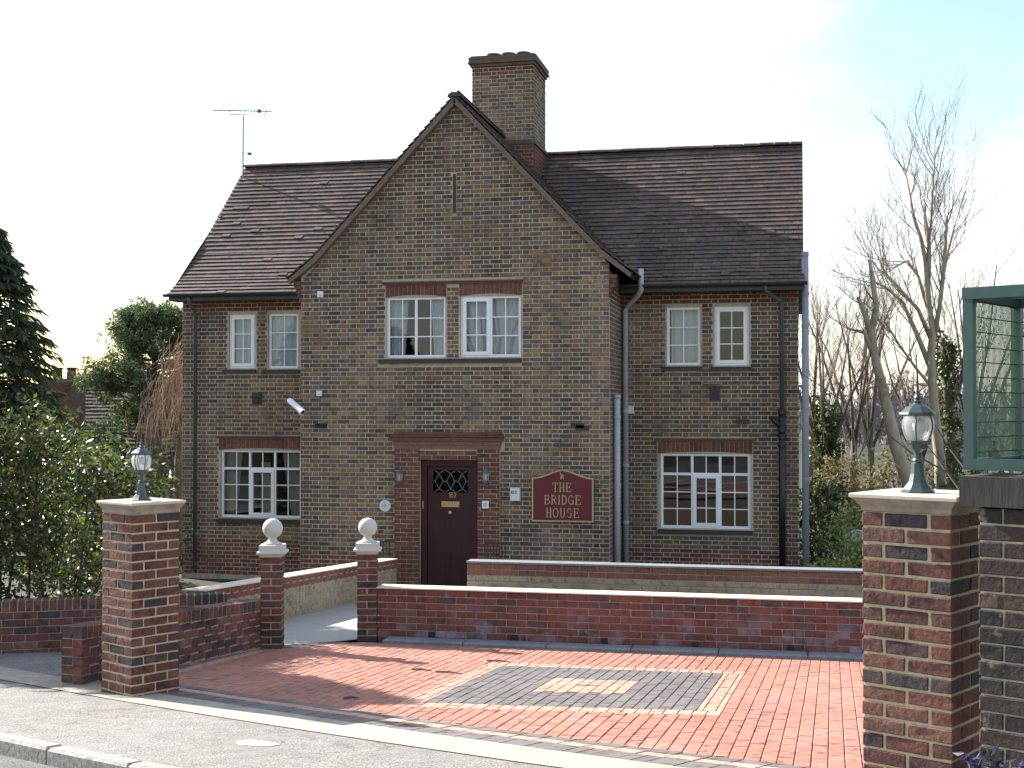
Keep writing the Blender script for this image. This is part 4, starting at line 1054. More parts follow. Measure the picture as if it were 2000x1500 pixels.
for (g, z0, z1) in ((.02, 5.5, 7.64), (.05, 7.642, 7.69), (.025, 7.692, 7.74), (.03, 9.202, 9.255), (.07, 9.257, 9.29), (.055, 9.292, 9.34), (.06, 9.342, 9.385), (.02, 9.387, 9.415)):
    mm_ = 'mortar_house' if z1 < 7.65 else 'chimney_brown'
    gg = g-.014 if z1 < 7.65 else g
    part(MB().box(-6.23-gg, -5.0+gg, 25-gg, 26.25+gg, z0, z1), 'chimney_course', mm_, ch)
for k in range(3):
    part(MB().lathe([(.12, 9.36), (.125, 9.47), (.145, 9.48), (.145, 9.51), (.11, 9.511), (.1, 9.44)], (-5.86+.3*k, 25.3, 0), 14), 'chimney_pot', 'chimney_brown', ch, False)
# --- gutters and pipes (world coordinates)
def pipe(pts, rad, m, name='downpipe', n=10): return part(MB().tube(pts, rad, n), name, m, house, True)
def gutter(x0, x1, y, z):
    mb = MB(); N = 8
    for x in (x0, x1):
        for k in range(N+1):
            a = math.pi*k/N; mb.v.append((x, y+.055*math.cos(a), z-.055*math.sin(a)))
        for k in range(N+1):
            a = math.pi*(1-k/N); mb.v.append((x, y+.048*math.cos(a), z-.048*math.sin(a)+.001))
    m_ = 2*N+2
    for k in range(m_): mb.f.append((k, (k+1) % m_, m_+(k+1) % m_, m_+k))
    mb.f.append(tuple(range(m_))); mb.f.append(tuple(range(m_, 2*m_))[::-1])
    part(mb, 'gutter', 'gutter_black', house)
gutter(RX0-.06, BL_-.1, 22.73, 4.655); gutter(BR_+.12, RX1+.06, 22.73, 4.655)
for (a, b) in ((RX0+.01, BL_-.02), (BR_+.02, RX1-.01)): part(MB().box(a, b, 22.79, 22.81, 4.53, 4.66), 'fascia', 'gutter_black', house)
for (a, b) in ((RX0+.01, BL_-.02), (BR_+.02, RX1-.01)): part(MB().box(a, b, 22.812, YW-.012, 4.535, 4.555), 'soffit', 'redhouse_isl', house)
pipe([(-11.12, 22.76, 4.6), (-11.12, 22.8, 4.5), (-11.14, 23.1, 4.3), (-11.14, 23.12, -.55)], .036, 'pipe_dark')
pipe([(-2.655, 22.72, 4.93), (-2.655, 22.72, 4.56), (-2.72, 22.82, 4.48), (-2.93, 23.08, 4.33), (-2.975, 23.12, 4.25), (-2.975, 23.12, -.55)], .048, 'pipe_grey', 'soil_pipe')
pipe([(-3.10, 23.06, 2.8), (-3.10, 23.06, -.55)][0:2] if False else [(-2.985, 22.05, 2.75), (-2.985, 22.05, -.55)], .055, 'pipe_grey', 'soil_pipe')
for z in (2.45, 1.5, .5): part(MB().tube([(-2.975, 23.12, z), (-2.975, 23.12, z+.05)], .058, 10), 'pipe_collar', 'pipe_grey', house)
for z in (2.7, 2.35, 1.2): part(MB().tube([(-2.985, 22.05, z), (-2.985, 22.05, z+.05)], .066, 10), 'pipe_collar', 'pipe_grey', house)
pipe([(-.545, 22.75, 4.61), (-.545, 22.78, 4.52), (-.3, 23.08, 4.36), (-.28, 23.12, 4.28), (-.28, 23.12, 2.45)], .036, 'pipe_dark')
pipe([(-.285, 23.12, 2.5), (-.285, 23.12, -.55)], .055, 'pipe_black', 'soil_pipe')
pipe([(-.46, 23.14, 2.36), (-.38, 23.12, 2.28), (-.285, 23.12, 2.2)], .04, 'pipe_black', 'soil_pipe')
for (z, q) in ((2.42, .07), (2.12, .08), (2.0, .072), (1.85, .07)): part(MB().tube([(-.285, 23.12, z), (-.285, 23.12, z+.07)], q, 10), 'pipe_collar', 'pipe_black', house)
pipe([(.115, 23.02, 5.19), (.105, 23.02, -.55)], .058, 'pipe_mid', 'soil_pipe')
for z in (5.12, 4.45, 3.9, 2.5, 1.3): part(MB().tube([(.113, 23.02, z), (.113, 23.02, z+.05)], .066, 10), 'pipe_collar', 'pipe_mid', house)
for (x, z) in ((-9.93, 2.72), (-1.43, 2.79)): part(MB().box(x-.09, x+.09, 23.17, 23.2, z-.12, z+.1), 'air_vent', 'sill_tile', house); part(MB().box(x-.05, x+.05, 23.16, 23.17, z-.08, z+.02), 'vent_slot', 'pipe_black', house)
part(MB().box(-1.62, -1.3, 23.1, 23.2, 2.945, 2.965), 'vent_ledge', 'sandstone_edge', house)
for (x, z, Y) in ((-8.06, 2.22, YB), (-3.58, 2.235, YB), (-4.9+1.4, 2.2, YB), (-.95, 2.29, YW)): part(MB().box(x-.11, x+.11, Y-.011, Y+.01, z-.04, z+.04), 'air_brick', 'pipe_black', house)
part(MB().box(-2.93, -2.84, 23.14, 23.2, 2.43, 2.57), 'cream_plate', 'coping_pale', house)
# ------------------------------------------------------------------ things fixed on the house front
# sign board
sx0, sx1, sz0, sz1 = -4.34, -3.31, .645, 1.37; scx = (sx0+sx1)/2; ssh = 1.505
def sign_outline(inset):
    a, b, c = sx0+inset, sx1-inset, sz0+inset; top = []
    for k in range(17):
        t = -1+2*k/16; prof = (math.cos(abs(t)**.9*math.pi)+1)/2
        top.append((scx+t*(b-a)/2, sz1-inset*.9+(ssh-sz1)*prof))
    return [(b, c)]+top[::-1]+[(a, c)]
sg = empty('house_sign', (scx, YB-.03, sz0), 'maroon sign with gold rim and letters on the brick wall right of the door', 'sign')
part(MB().prism(sign_outline(.018), fy(YB-.02), 0, .03), 'board', 'sign_red', sg)
rimo, rimi = sign_outline(0), sign_outline(.022); rm_ = MB(); n = len(rimo)
for wv in (.0, .042):
    for p in rimo: rm_.v.append(fy(YB-.018)(*p, wv))
    for p in rimi: rm_.v.append(fy(YB-.018)(*p, wv))
for k in range(n):
    j = (k+1) % n; rm_.f += [(2*n+k, 2*n+j, 3*n+j, 3*n+k), (k, j, 2*n+j, 2*n+k), (n+k, 3*n+k, 3*n+j, n+j)]
part(rm_, 'rim', 'sign_gold', sg)
lt = MB(); mpS = fy(YB-.051)
for (t, z, h) in (('THE', 1.14, .15), ('BRIDGE', .93, .155), ('HOUSE', .715, .155)): word(lt, t, scx+(-.01 if t == 'THE' else .0), z, h, mpS, .006, .74, .62)
part(lt, 'lettering', 'sign_gold', sg)
em = MB()
for S in ([(-.02, .0), (-.012, .05), (-.03, .1)], [(-.012, .05), (.012, .07), (.006, .03), (.03, -.01)], [(.0, .04), (-.02, -.02)], [(.012, .03), (.035, .05)]):
    strokes(em, [('m', *[(p[0], p[1]) for p in S])], (scx-.01, 1.36), 1/10, 1/10*10, lambda u, v, q: mpS(scx-.01+(u-scx+.01), 1.36+(v-1.36)*10, q), .006) if False else None
    pts = [(scx-.01+p[0], 1.36+p[1]) for p in S]
    for a, b in zip(pts[:-1], pts[1:]):
        dx, dy = b[0]-a[0], b[1]-a[1]; l = math.hypot(dx, dy); px, py = -dy/l*.006, dx/l*.006
        em.prism([(a[0]-px, a[1]-py), (b[0]-px, b[1]-py), (b[0]+px, b[1]+py), (a[0]+px, a[1]+py)], mpS, 0, .005)
part(em, 'emblem', 'sign_gold', sg)
# wall lanterns
def wall_lantern(x, z, label):
    t = empty('wall_lantern', (x, YB-.07, z), label, 'lantern', 'lanterns beside the door'); y = YB-.17
    part(MB().box(x-.03, x+.03, YB-.082, YB-.07, z-.02, z+.2), 'back_plate', 'lantern_blue', t); part(MB().tube([(x, YB-.08, z+.03), (x, y+.02, z-.02), (x, y, z+.03)], .01, 6), 'bracket', 'lantern_blue', t)
    part(MB().lathe([(.02, .02), (.045, .05), (.05, .08), (.05, .09)], (x, y, z), 6), 'base', 'lantern_blue', t); part(MB().lathe([(.046, .091), (.056, .15), (.055, .2), (.05, .215)], (x, y, z), 6), 'glass', 'lamp_glass', t)
    part(MB().lathe([(.012, .092), (.012, .14), (.018, .16), (.01, .19)], (x, y, z), 8), 'bulb', 'white_plastic', t)
    part(MB().lathe([(.065, .216), (.062, .225), (.03, .27), (.014, .28), (.018, .295), (.004, .32)], (x, y, z), 6), 'roof', 'lantern_blue', t)
wall_lantern(-6.6, 1.21, 'small blue-green wall lantern left of the front door'); wall_lantern(-5.1, 1.23, 'small blue-green wall lantern right of the front door')
# plaque, number box, intercom, sensors, camera
pq = empty('round_plaque', (-6.9, YB-.02, .86), 'round white plaque on the wall left of the door', 'plaque')
part(MB().prism([(-6.9+.1*math.cos(2*math.pi*k/28), .862+.1*math.sin(2*math.pi*k/28)) for k in range(28)], fy(YB-.012), 0, .018), 'disc', 'plaque_white', pq)
pk = MB()
for (a, b, z, h) in ((-6.945, -6.925, .85, .03), (-6.92, -6.87, .868, .008), (-6.915, -6.86, .85, .008), (-6.93, -6.875, .885, .006)): pk.box(a, b, YB-.034, YB-.0305, z, z+h)
part(pk, 'print', 'pipe_grey', pq)
nb = empty('number_box', (-4.62, YB-.02, .99), 'small white box with dark numerals between the door and the sign', 'box')
part(MB().box(-4.70, -4.54, YB-.1, YB-.012, .985, 1.2), 'casing', 'plaque_white', nb); nm = MB(); word(nm, '152', -4.635, 1.1, .05, fy(YB-.106), .003, .8, 1.6); part(nm, 'numerals', 'dark_print', nb)
ic = empty('intercom', (-5.12, YB-.08, .85), 'white entry intercom panel on the right door pilaster', 'intercom')
part(MB().box(-5.18, -5.07, YB-.1, YB-.073, .85, .975), 'panel', 'white_plastic', ic); part(MB().box(-5.16, -5.1, YB-.104, YB-.1, .88, .945), 'keypad', 'pipe_grey', ic); part(MB().box(-5.235, -5.2, YB-.085, YB-.073, .8, .88), 'call_plate', 'alu', ic)
for (x, z, Y, lab, s) in ((-8.07, 4.49, YB, 'upper small white sensor box near the left bay corner', .05), (-8.085, 2.78, YB, 'lower small white sensor box above the security camera', .045), (-6.0, 7.4, YB, 'tiny white floodlight sensor near the gable top', .045)):
    t = empty('sensor_box', (x, Y, z), lab, 'sensor', 'white sensor boxes on the gable front'); part(MB().box(x-s, x+s, Y-.06, Y-.01, z-s, z+s*1.05), 'casing', 'white_plastic', t); part(MB().lathe([(.02, 0), (.016, .012), (.001, .018)], (0, 0, 0), 10), 'lens', 'plaque_white', t).matrix_local = parent_inv(t) @ Matrix.Translation((x, Y-.06, z-.01)) @ Matrix.Rotation(R(90), 4, 'X')
cc = empty('security_camera', (-8.4, YB-.02, 2.5), 'white security camera angled down at the left bay corner', 'camera')
ax0, ax1 = Vector((-8.56, YB-.2, 2.66)), Vector((-8.24, YB-.42, 2.47)); dd = (ax1-ax0).normalized(); sd_ = dd.cross(Vector((0, 0, 1))).normalized(); up_ = sd_.cross(dd)
mb = MB(); N = 10
for (p, e_) in ((ax0, 0), (ax1+dd*.04, 0)):
    for k in range(N+1):
        a = math.pi*(k/N); q = p+sd_*(math.cos(a)*.062)+up_*(math.sin(a)*.055-.01); mb.v.append(tuple(q))
for k in range(N): mb.f.append((k, k+1, N+2+k, N+1+k))
mb.f.append(tuple(range(N+1)))
part(mb, 'sunshield', 'white_plastic', cc); part(MB().tube([ax0+dd*.01-up_*.012, ax1-up_*.012], .046, 12), 'body', 'white_plastic', cc); part(MB().tube([ax1-up_*.012, ax1-up_*.012+dd*.004], .038, 12), 'lens', 'pipe_black', cc)
part(MB().tube([(-8.42, YB-.3, 2.52), (-8.4, YB-.15, 2.43), (-8.4, YB, 2.4)], .014, 6), 'bracket', 'white_plastic', cc)
# railings by the door
for (x0, x1, y, z, lab) in ((-6.98, -6.62, 20.95, -.35, 'short black iron railing left of the front door'), (-5.0, -4.66, 20.95, -.35, 'short black iron railing right of the front door')):
    t = empty('iron_railing', (x0, y, z), lab, 'railing', 'iron railings by the door')
    s = 1 if x0 < -6 else -1
    part(MB().tube([(x0, y, z+.62 + (.06 if s < 0 else 0)), (x1, y, z+.68)], .012, 6), 'handrail', 'iron_black', t); part(MB().tube([(x0, y, z+.12), (x1, y, z+.12)], .01, 6), 'bottom_rail', 'iron_black', t)
    for k in range(8):
        x = x0+(x1-x0)*k/7; part(MB().tube([(x, y, z if k in (0, 7) else z+.12), (x, y, z+.66)], .008, 6), 'bar', 'iron_black', t)
# TV aerial
ae = empty('tv_aerial', (-11.47, 26.0, 7.4), 'thin television aerial on a mast at the left roof end', 'aerial')
part(MB().tube([(-11.47, 26.0, 7.0), (-11.465, 26.0, 8.72)], .017, 8), 'mast', 'alu', ae)
part(MB().tube([(-12.17, 26.0, 8.87), (-10.82, 26.0, 8.78)], .011, 6), 'boom', 'alu', ae)
part(MB().tube([(-11.78, 26.0, 8.845), (-11.77, 26.0, 8.76), (-11.25, 26.0, 8.725), (-11.22, 26.0, 8.8)], .009, 6), 'bracket', 'alu', ae)
part(MB().box(-11.13, -11.07, 25.96, 26.04, 8.77, 8.83), 'dipole_box', 'pipe_dark', ae)
for k in range(9):
    x = -12.15+k*.12; z = 8.868-k*.008; part(MB().tube([(x-.01, 25.84, z+.06), (x+.005, 26.0, z), (x, 26.16, z-.02)], .006, 5), 'director', 'alu', ae)
part(MB().tube([(-11.03, 26.0, 8.99), (-10.95, 26.0, 8.79), (-11.02, 26.0, 8.58)], .008, 5), 'reflector', 'alu', ae)
for k in (-1, 0, 1): part(MB().tube([(-11.02, 26.0+.1*k, 8.96), (-10.955, 26.0+.1*k, 8.8), (-11.01, 26+.1*k, 8.62)], .006, 5), 'reflector', 'alu', ae)
part(MB().tube([(-11.5, 26.0, 7.93), (-11.34, 26.0, 7.91)], .008, 5), 'side_arm', 'alu', ae); part(MB().box(-11.35, -11.28, 25.97, 26.03, 7.88, 7.93), 'amplifier', 'pipe_dark', ae)
#PLANTS
# ------------------------------------------------------------------ vegetation
def rv(rg, s=1.): return Vector((rg.uniform(-s, s), rg.uniform(-s, s), rg.uniform(-s, s)))
def lerp_path(pts, t):
    n = len(pts)-1; k = min(int(t*n), n-1); f = t*n-k; return pts[k].lerp(pts[k+1], f), (pts[k+1]-pts[k]).normalized()
def branch(mb, p, d, L, r, lev, rg, up=.12, kids=(3, 5), wob=.22, spread=.75, tmin=.003):
    n = 4 if lev > 0 else 3; pts = [p.copy()]
    for i in range(n):
        d = (d+rv(rg, wob)+Vector((0, 0, up))).normalized(); p = p+d*(L/n); pts.append(p.copy())
    mb.tube(pts, [max(r*(1-.62*i/n), tmin*.8) for i in range(n+1)], 5 if r > .02 else 3, False)
    if lev > 0:
        for k in range(rg.randint(*kids)):
            t = rg.uniform(.25, 1.); q, dd = lerp_path(pts, t); s = dd.cross(rv(rg)).normalized()
            branch(mb, q, (dd+s*rg.uniform(spread*.5, spread)).normalized(), L*rg.uniform(.45, .72), max(r*.5*(1.1-t*.4), tmin), lev-1, rg, up, kids, wob, spread, tmin)
def leaf(mb, c, size, wd, rg, nbias=None, fold=False):
    a = rv(rg).normalized(); b = rv(rg) if nbias is None else (rv(rg)+nbias*1.0)
    b = b.normalized(); s = b.cross(a)
    if s.length < .05: return
    s.normalize(); a2 = s.cross(b)
    p = c-a2*size*.5; q = c+a2*size*.5; e = s*wd*.5; i = len(mb.v)
    mb.v += [tuple(p), tuple(c+e-b*size*.06), tuple(q), tuple(c-e-b*size*.06)]; mb.f.append((i, i+1, i+2, i+3))
def bare_tree(name, label, base, limbs, lev, seed, m='bark_pale', mt='twig_brown', nb=9, L=1.2, up=.2, kids=(3, 5), group=None, cat='tree', wob=.2, spread=.7, trunk_n=9):
    rg = random.Random(seed); t = empty(name, base, label, cat, group); tk = MB(); cw = MB()
    for li, (pts, r0, r1) in enumerate(limbs):
        P_ = [Vector(p) for p in pts]; n = len(P_)
        tk.tube(P_, [r0+(r1-r0)*(k/(n-1))+rg.uniform(-.06, .06)*r0*.5 for k in range(n)], trunk_n)
        for k in range(nb if li else max(3, nb-3)):
            tt = rg.uniform(.25 if li else .45, 1.); q, dd = lerp_path(P_, tt); s = dd.cross(rv(rg)).normalized(); rr = r0+(r1-r0)*tt
            branch(cw, q, (dd+s*rg.uniform(.3, .9)).normalized(), L*rg.uniform(.6, 1.15), max(rr*rg.uniform(.22, .38), .012), lev, rg, up, kids, wob, spread)
    part(tk, 'trunk', m, t, True); part(cw, 'crown', mt, t)
    return t
def ivy(t, pts, rad, nleaf, seed, size=.09, m='leaf_ivy', nm='ivy'):
    rg = random.Random(seed); mb = MB(); P_ = [Vector(p) for p in pts]
    for k in range(nleaf//12):
        q, dd = lerp_path(P_, rg.random()); o = rv(rg).normalized()*rad*rg.uniform(.4, 1.1); o.z *= 1.3
        for j in range(12): leaf(mb, q+o+rv(rg, .11), size*rg.uniform(.6, 1.2), size*.7, rg, o)
    part(mb, nm, m, t)
T1 = [([(2.81, 28.29, -.6), (2.82, 28.27, 1.45), (2.72, 28.23, 2.29), (2.68, 28.21, 2.92), (2.64, 28.19, 3.55), (2.68, 28.19, 4.07), (2.61, 28.16, 4.59), (2.57, 28.14, 5.12), (2.55, 28.13, 5.48), (2.45, 28.1, 6.01), (2.32, 28.06, 6.42), (2.22, 28.03, 7.0), (2.08, 27.98, 7.73)], 0.1224, 0.0096),
      ([(2.58, 28.15, 5.01), (2.62, 28.14, 5.64), (2.6, 28.13, 6.11), (2.53, 28.1, 6.48)], 0.0540, 0.0280),
      ([(2.72, 28.19, 4.07), (2.81, 28.1, 4.59), (2.87, 28.0, 5.17), (2.91, 27.95, 5.74), (2.94, 27.9, 6.42)], 0.0540, 0.0280),
      ([(2.83, 28.2, 4.7), (2.93, 28.3, 5.43), (3.06, 28.43, 5.95), (3.15, 28.5, 6.3)], 0.0432, 0.0240),
      ([(2.64, 28.18, 3.96), (2.38, 28.0, 4.54), (2.05, 27.9, 4.91), (1.67, 27.84, 5.35)], 0.0504, 0.0200),
      ([(2.64, 28.19, 3.34), (2.36, 28.21, 4.07), (2.1, 28.25, 4.7), (1.85, 28.29, 4.96), (1.52, 28.31, 5.17)], 0.0612, 0.0200),
      ([(2.58, 28.15, 4.59), (2.42, 28.3, 5.22), (2.22, 28.45, 5.59), (1.99, 28.51, 5.48)], 0.0396, 0.0176),
      ([(2.57, 28.13, 5.48), (2.65, 28.14, 6.27), (2.7, 28.13, 7.1), (2.74, 28.13, 7.73)], 0.0360, 0.0096),
      ([(2.68, 28.21, 2.92), (2.35, 28.13, 3.34), (2.05, 28.05, 3.76), (1.72, 27.97, 4.3)], 0.0360, 0.0176)]
bare_tree('bare_tree', 'tall bare tree with pale trunk and pollarded limbs behind the right pillar lamp', (2.81, 28.29, -.6), T1, 2, 11, nb=11, L=1.2, up=.2, kids=(3, 5), group='bare trees at the right', wob=.17, spread=.85)
T2 = [([(2.17, 26.1, -.5), (2.04, 26.06, 1.1), (1.79, 25.99, 1.82), (1.58, 25.92, 2.79), (1.44, 25.88, 3.37), (1.34, 25.85, 3.95), (1.44, 25.86, 4.44), (1.39, 25.84, 4.83), (1.32, 25.82, 5.34)], .15, .03),
      ([(1.36, 25.86, 3.86), (1.25, 25.83, 4.24), (1.1, 25.78, 4.63)], .07, .035), ([(1.37, 25.86, 3.57), (1.23, 25.83, 3.95), (1.06, 25.79, 4.0)], .05, .03)]
bare_tree('bare_tree', 'leaning pale trunk with cut limbs left of the tall bare tree', (2.17, 26.1, -.5), T2, 1, 12, nb=5, L=.6, up=.2, kids=(2, 4), group='bare trees at the right')
T3 = [([(3.26, 30.44, -.6), (3.27, 30.41, 1.38), (3.2, 30.38, 2.5), (3.16, 30.35, 3.4), (3.08, 30.32, 4.07)], .16, .05), ([(3.2, 30.4, 2.4), (3.5, 30.4, 3.2), (3.62, 30.4, 4.2), (3.55, 30.4, 5.2)], .07, .02)]
t3 = bare_tree('ivy_tree', 'dark ivy covered trunk just behind the tall bare tree', (3.26, 30.44, -.6), T3, 2, 13, m='bark_dark', nb=7, L=1.1, up=.2, group='bare trees at the right')
ivy(t3, T3[0][0], .3, 2600, 3, .1)
def vase(x, y, z, H, seed, lean=0., n=7, r=.13, th=.35):
    rg = random.Random(seed); fk = z+H*th; out = [([(x, y, z), (x+lean*.3, y, z+H*th*.5), (x+lean*.6, y, fk)], r, r*.75)]
    for k in range(n):
        a = 2*math.pi*k/n+rg.uniform(-.4, .4); s = rg.uniform(.5, 1.1)*H*.14; p = [(x+lean*.6, y, fk-rg.uniform(0, H*.12))]
        for j in (1, 2, 3): p.append((x+lean*.6+math.cos(a)*s*(j*.62+.1), y+math.sin(a)*s*(j*.62), fk+(H*(1-th))*j/3*rg.uniform(.75, .95)))
        out.append((p, r*.42, r*.1))
    return out
BT = [(.66, 34.9, -.6, 6.1, 0., 'dense bare tree with ivy at its foot right of the grey soil pipe', 21), (1.55, 42, -.7, 6.9, .2, 'fine twigged bare tree far behind the leaning trunk, left one', 22), (2.4, 45, -.8, 7.4, -.2, 'fine twigged bare tree far behind between the two pale trunks', 23),
      (3.3, 40, -.7, 5.6, .3, 'bare tree far behind the right lamp', 24), (4.7, 37, -.6, 7.2, -.3, 'bare tree partly hidden by the green cage', 25), (.35, 46, -.8, 7.0, .1, 'hazy bare tree farthest back beside the house corner', 26)]
for (x, y, z, H, ln, lab, sd0) in BT:
    t = bare_tree('bare_tree', lab, (x, y, z), vase(x, y, z, H, sd0, ln, 8 if sd0 == 21 else 6), 2, sd0, m='bark_dark', nb=6 if sd0 != 21 else 8, L=H*.2, up=.22, kids=(3, 5), group='bare trees at the right', trunk_n=6)
    if sd0 == 21: ivy(t, [(x, y, -.5), (x+.05, y, 1.2), (x, y, 2.6)], .42, 2800, 5, .12)
bare_tree('street_tree', 'bare tree across the road mirrored in the windows above the door', (-11.6, -6.5, .3), vase(-11.6, -6.5, .3, 8.5, 27, .2, 7, .17, .4), 1, 27, m='bark_dark', nb=6, L=1.6, up=.15, kids=(3, 4), trunk_n=6)
# scrub and shrubs at the right
def shrub(name, label, c, rx, ry, h, nl, size, seed, m, stems=6, group=None, cat='shrub', sm='bark_dark'):
    rg = random.Random(seed); t = empty(name, c, label, cat, group); mb = MB(); C_ = Vector(c)
    for k in range(nl//30):
        while True:
            q = Vector((rg.uniform(-1, 1), rg.uniform(-1, 1), rg.uniform(0, 1)))
            if q.x**2+q.y**2+(q.z*1.02-.1)**2 < 1 and (q.length > .45 or rg.random() < .3): break
        o = C_+Vector((q.x*rx, q.y*ry, q.z*h)); nbv = Vector((q.x, q.y, q.z+.25))
        for j in range(30): leaf(mb, o+Vector((rg.gauss(0, .09), rg.gauss(0, .09), rg.gauss(0, .09))), size*rg.uniform(.6, 1.25), size*.5, rg, nbv)
    part(mb, 'foliage', m, t); st = MB()
    for k in range(stems):
        branch(st, C_+Vector((rg.uniform(-.3, .3)*rx, rg.uniform(-.3, .3)*ry, -.1)), Vector((rg.uniform(-.3, .3), rg.uniform(-.3, .3), 1)).normalized(), h*.8, .02, 1, rg, .1, (2, 4), .25, .8)
    part(st, 'stem', sm, t)
    return t
shrub('shrub', 'pale green leafy shrub between the house corner and the right pillar', (.78, 19.6, -.5), .55, .6, 1.55, 3600, .08, 31, 'leaf_bright', group='shrubs by the house corner')
shrub('shrub', 'sunlit variegated low shrub at the foot of the grey soil pipe', (.3, 18.6, -.5), .5, .5, .95, 2600, .085, 32, 'leaf_bright', group='shrubs by the house corner')
shrub('shrub', 'dark evergreen shrub behind the pale green one beside the house', (.5, 24.6, -.55), .75, .7, 1.75, 3600, .1, 33, 'leaf_ivy', group='shrubs by the house corner')
shrub('shrub', 'brown leafy scrub under the bare trees beside the house', (1.1, 31, -.6), 1.0, .8, 2.1, 3600, .11, 34, 'leaf_dry', stems=14, group='shrubs by the house corner', sm='twig_brown')
shrub('shrub', 'green brown scrub at the foot of the leaning trunk', (2.1, 29.5, -.6), .9, .7, 2.3, 3300, .1, 35, 'leaf_dry', stems=14, group='shrubs by the house corner', sm='twig_brown')
shrub('shrub', 'dark green bush low between the lamp and the green cage', (3.4, 27.2, -.6), .8, .7, 2.7, 4200, .1, 36, 'leaf_ivy', stems=8, group='shrubs by the house corner')
shrub('shrub', 'olive bush behind the right pillar cap below the lamp', (2.5, 24.4, -.6), .7, .6, 1.7, 2600, .1, 37, 'leaf_dry', stems=8, group='shrubs by the house corner')
shrub('shrub', 'dark green shrub seen through the wire mesh cage', (1.6, 8.7, .3), .5, .5, 2.45, 5200, .07, 38, 'leaf_ivy', stems=6)
# far wood closing the horizon
rg = random.Random(50); fw_ = MB()
for k in range(520):
    a = rg.uniform(-62, 18); dist = rg.uniform(95, 170); x, y = dist*math.sin(R(a)), dist*math.cos(R(a)); H = rg.uniform(4.5, 9)*(dist/130)
    for j in range(11):
        p = Vector((x+rg.gauss(0, .7), y+rg.gauss(0, .7), rg.uniform(-.5, H*.35))); d = Vector((rg.gauss(0, .35), rg.gauss(0, .35), 1)).normalized(); e = p+d*H*rg.uniform(.3, .65)
        w2 = rg.uniform(.05, .14); i = len(fw_.v); s = Vector((math.cos(R(a)), -math.sin(R(a)), 0))
        fw_.v += [tuple(p-s*w2), tuple(p+s*w2), tuple(e)]; fw_.f.append((i, i+1, i+2))
    for j in range(15):
        c = Vector((x+rg.gauss(0, 1.5), y+rg.gauss(0, 1.5), rg.uniform(-.5, H*.75))); leaf(fw_, c, rg.uniform(.6, 1.5), rg.uniform(.12, .4), rg)
tag(fw_.build('distant_wood', 'twig_far'), kind='stuff', label='brown leafless woodland far behind the house', cat='wood')
# --- left: hedge
rg = random.Random(60); hd_ = empty('hedge', (-8.3, 13.75, .0), 'glossy evergreen hedge behind the low boundary wall at the left', 'hedge')
HA, HB_ = Vector((-11.3, 11.6, 0)), Vector((-7.3, 14.2, 0)); HD = HB_-HA; hn = Vector((HD.y, -HD.x, 0)).normalized()
def htop(t):
    pts = [(0, 1.9), (.36, 2.0), (.5, 2.25), (.62, 2.5), (.73, 2.38), (.82, 2.0), (.9, 1.98), (.95, 2.05), (1, 1.5)]
    for (a, b), (c, d) in zip(pts[:-1], pts[1:]):
        if t <= c: return b+(d-b)*(t-a)/(c-a)
    return 1.6
lv = MB()
for k in range(1150):
    t = rg.uniform(-.03, 1.02); w_ = rg.uniform(-1, 1); ht = htop(t); z = .05+(ht-.05)*rg.random()**.85
    if z < ht*.72 and w_ < .5 and rg.random() < .55: continue
    q = HA+HD*t+hn*(w_*.85*math.sqrt(max(.15, 1-((z/ht)**3)*.75)))+Vector((0, 0, z))
    if z > ht*.9: q.z += rg.uniform(-.05, .12)
    for j in range(30):
        o = Vector((rg.gauss(0, .11), rg.gauss(0, .11), rg.gauss(0, .1))); leaf(lv, q+o, rg.uniform(.06, .115), rg.uniform(.03, .048), rg, Vector((.1, -.2, .75)))
part(lv, 'foliage', 'leaf_laurel', hd_)
sh = MB()
for k in range(26):
    t = rg.random(); p = HA+HD*t+hn*rg.uniform(-.5, .6); branch(sh, p+Vector((0, 0, -.1)), Vector((rg.uniform(-.2, .2), rg.uniform(-.2, .2), 1)).normalized(), htop(t)*.75, .022, 1, rg, .1, (2, 4), .2, .7)
part(sh, 'stem', 'bark_dark', hd_)
# young sprigs at the right end of the hedge
shrub('shrub', 'yellow green leafy shrub against the house corner left of the drainpipe', (-7.95, 15.3, -.2), .32, .36, 2.2, 2200, .08, 61, 'leaf_laurel', group='shrubs at the left')
shrub('shrub', 'dark leafy shrub growing just behind the left road-side pillar', (-6.98, 13.25, -.1), .24, .3, 1.4, 1700, .08, 62, 'leaf_laurel', group='shrubs at the left')
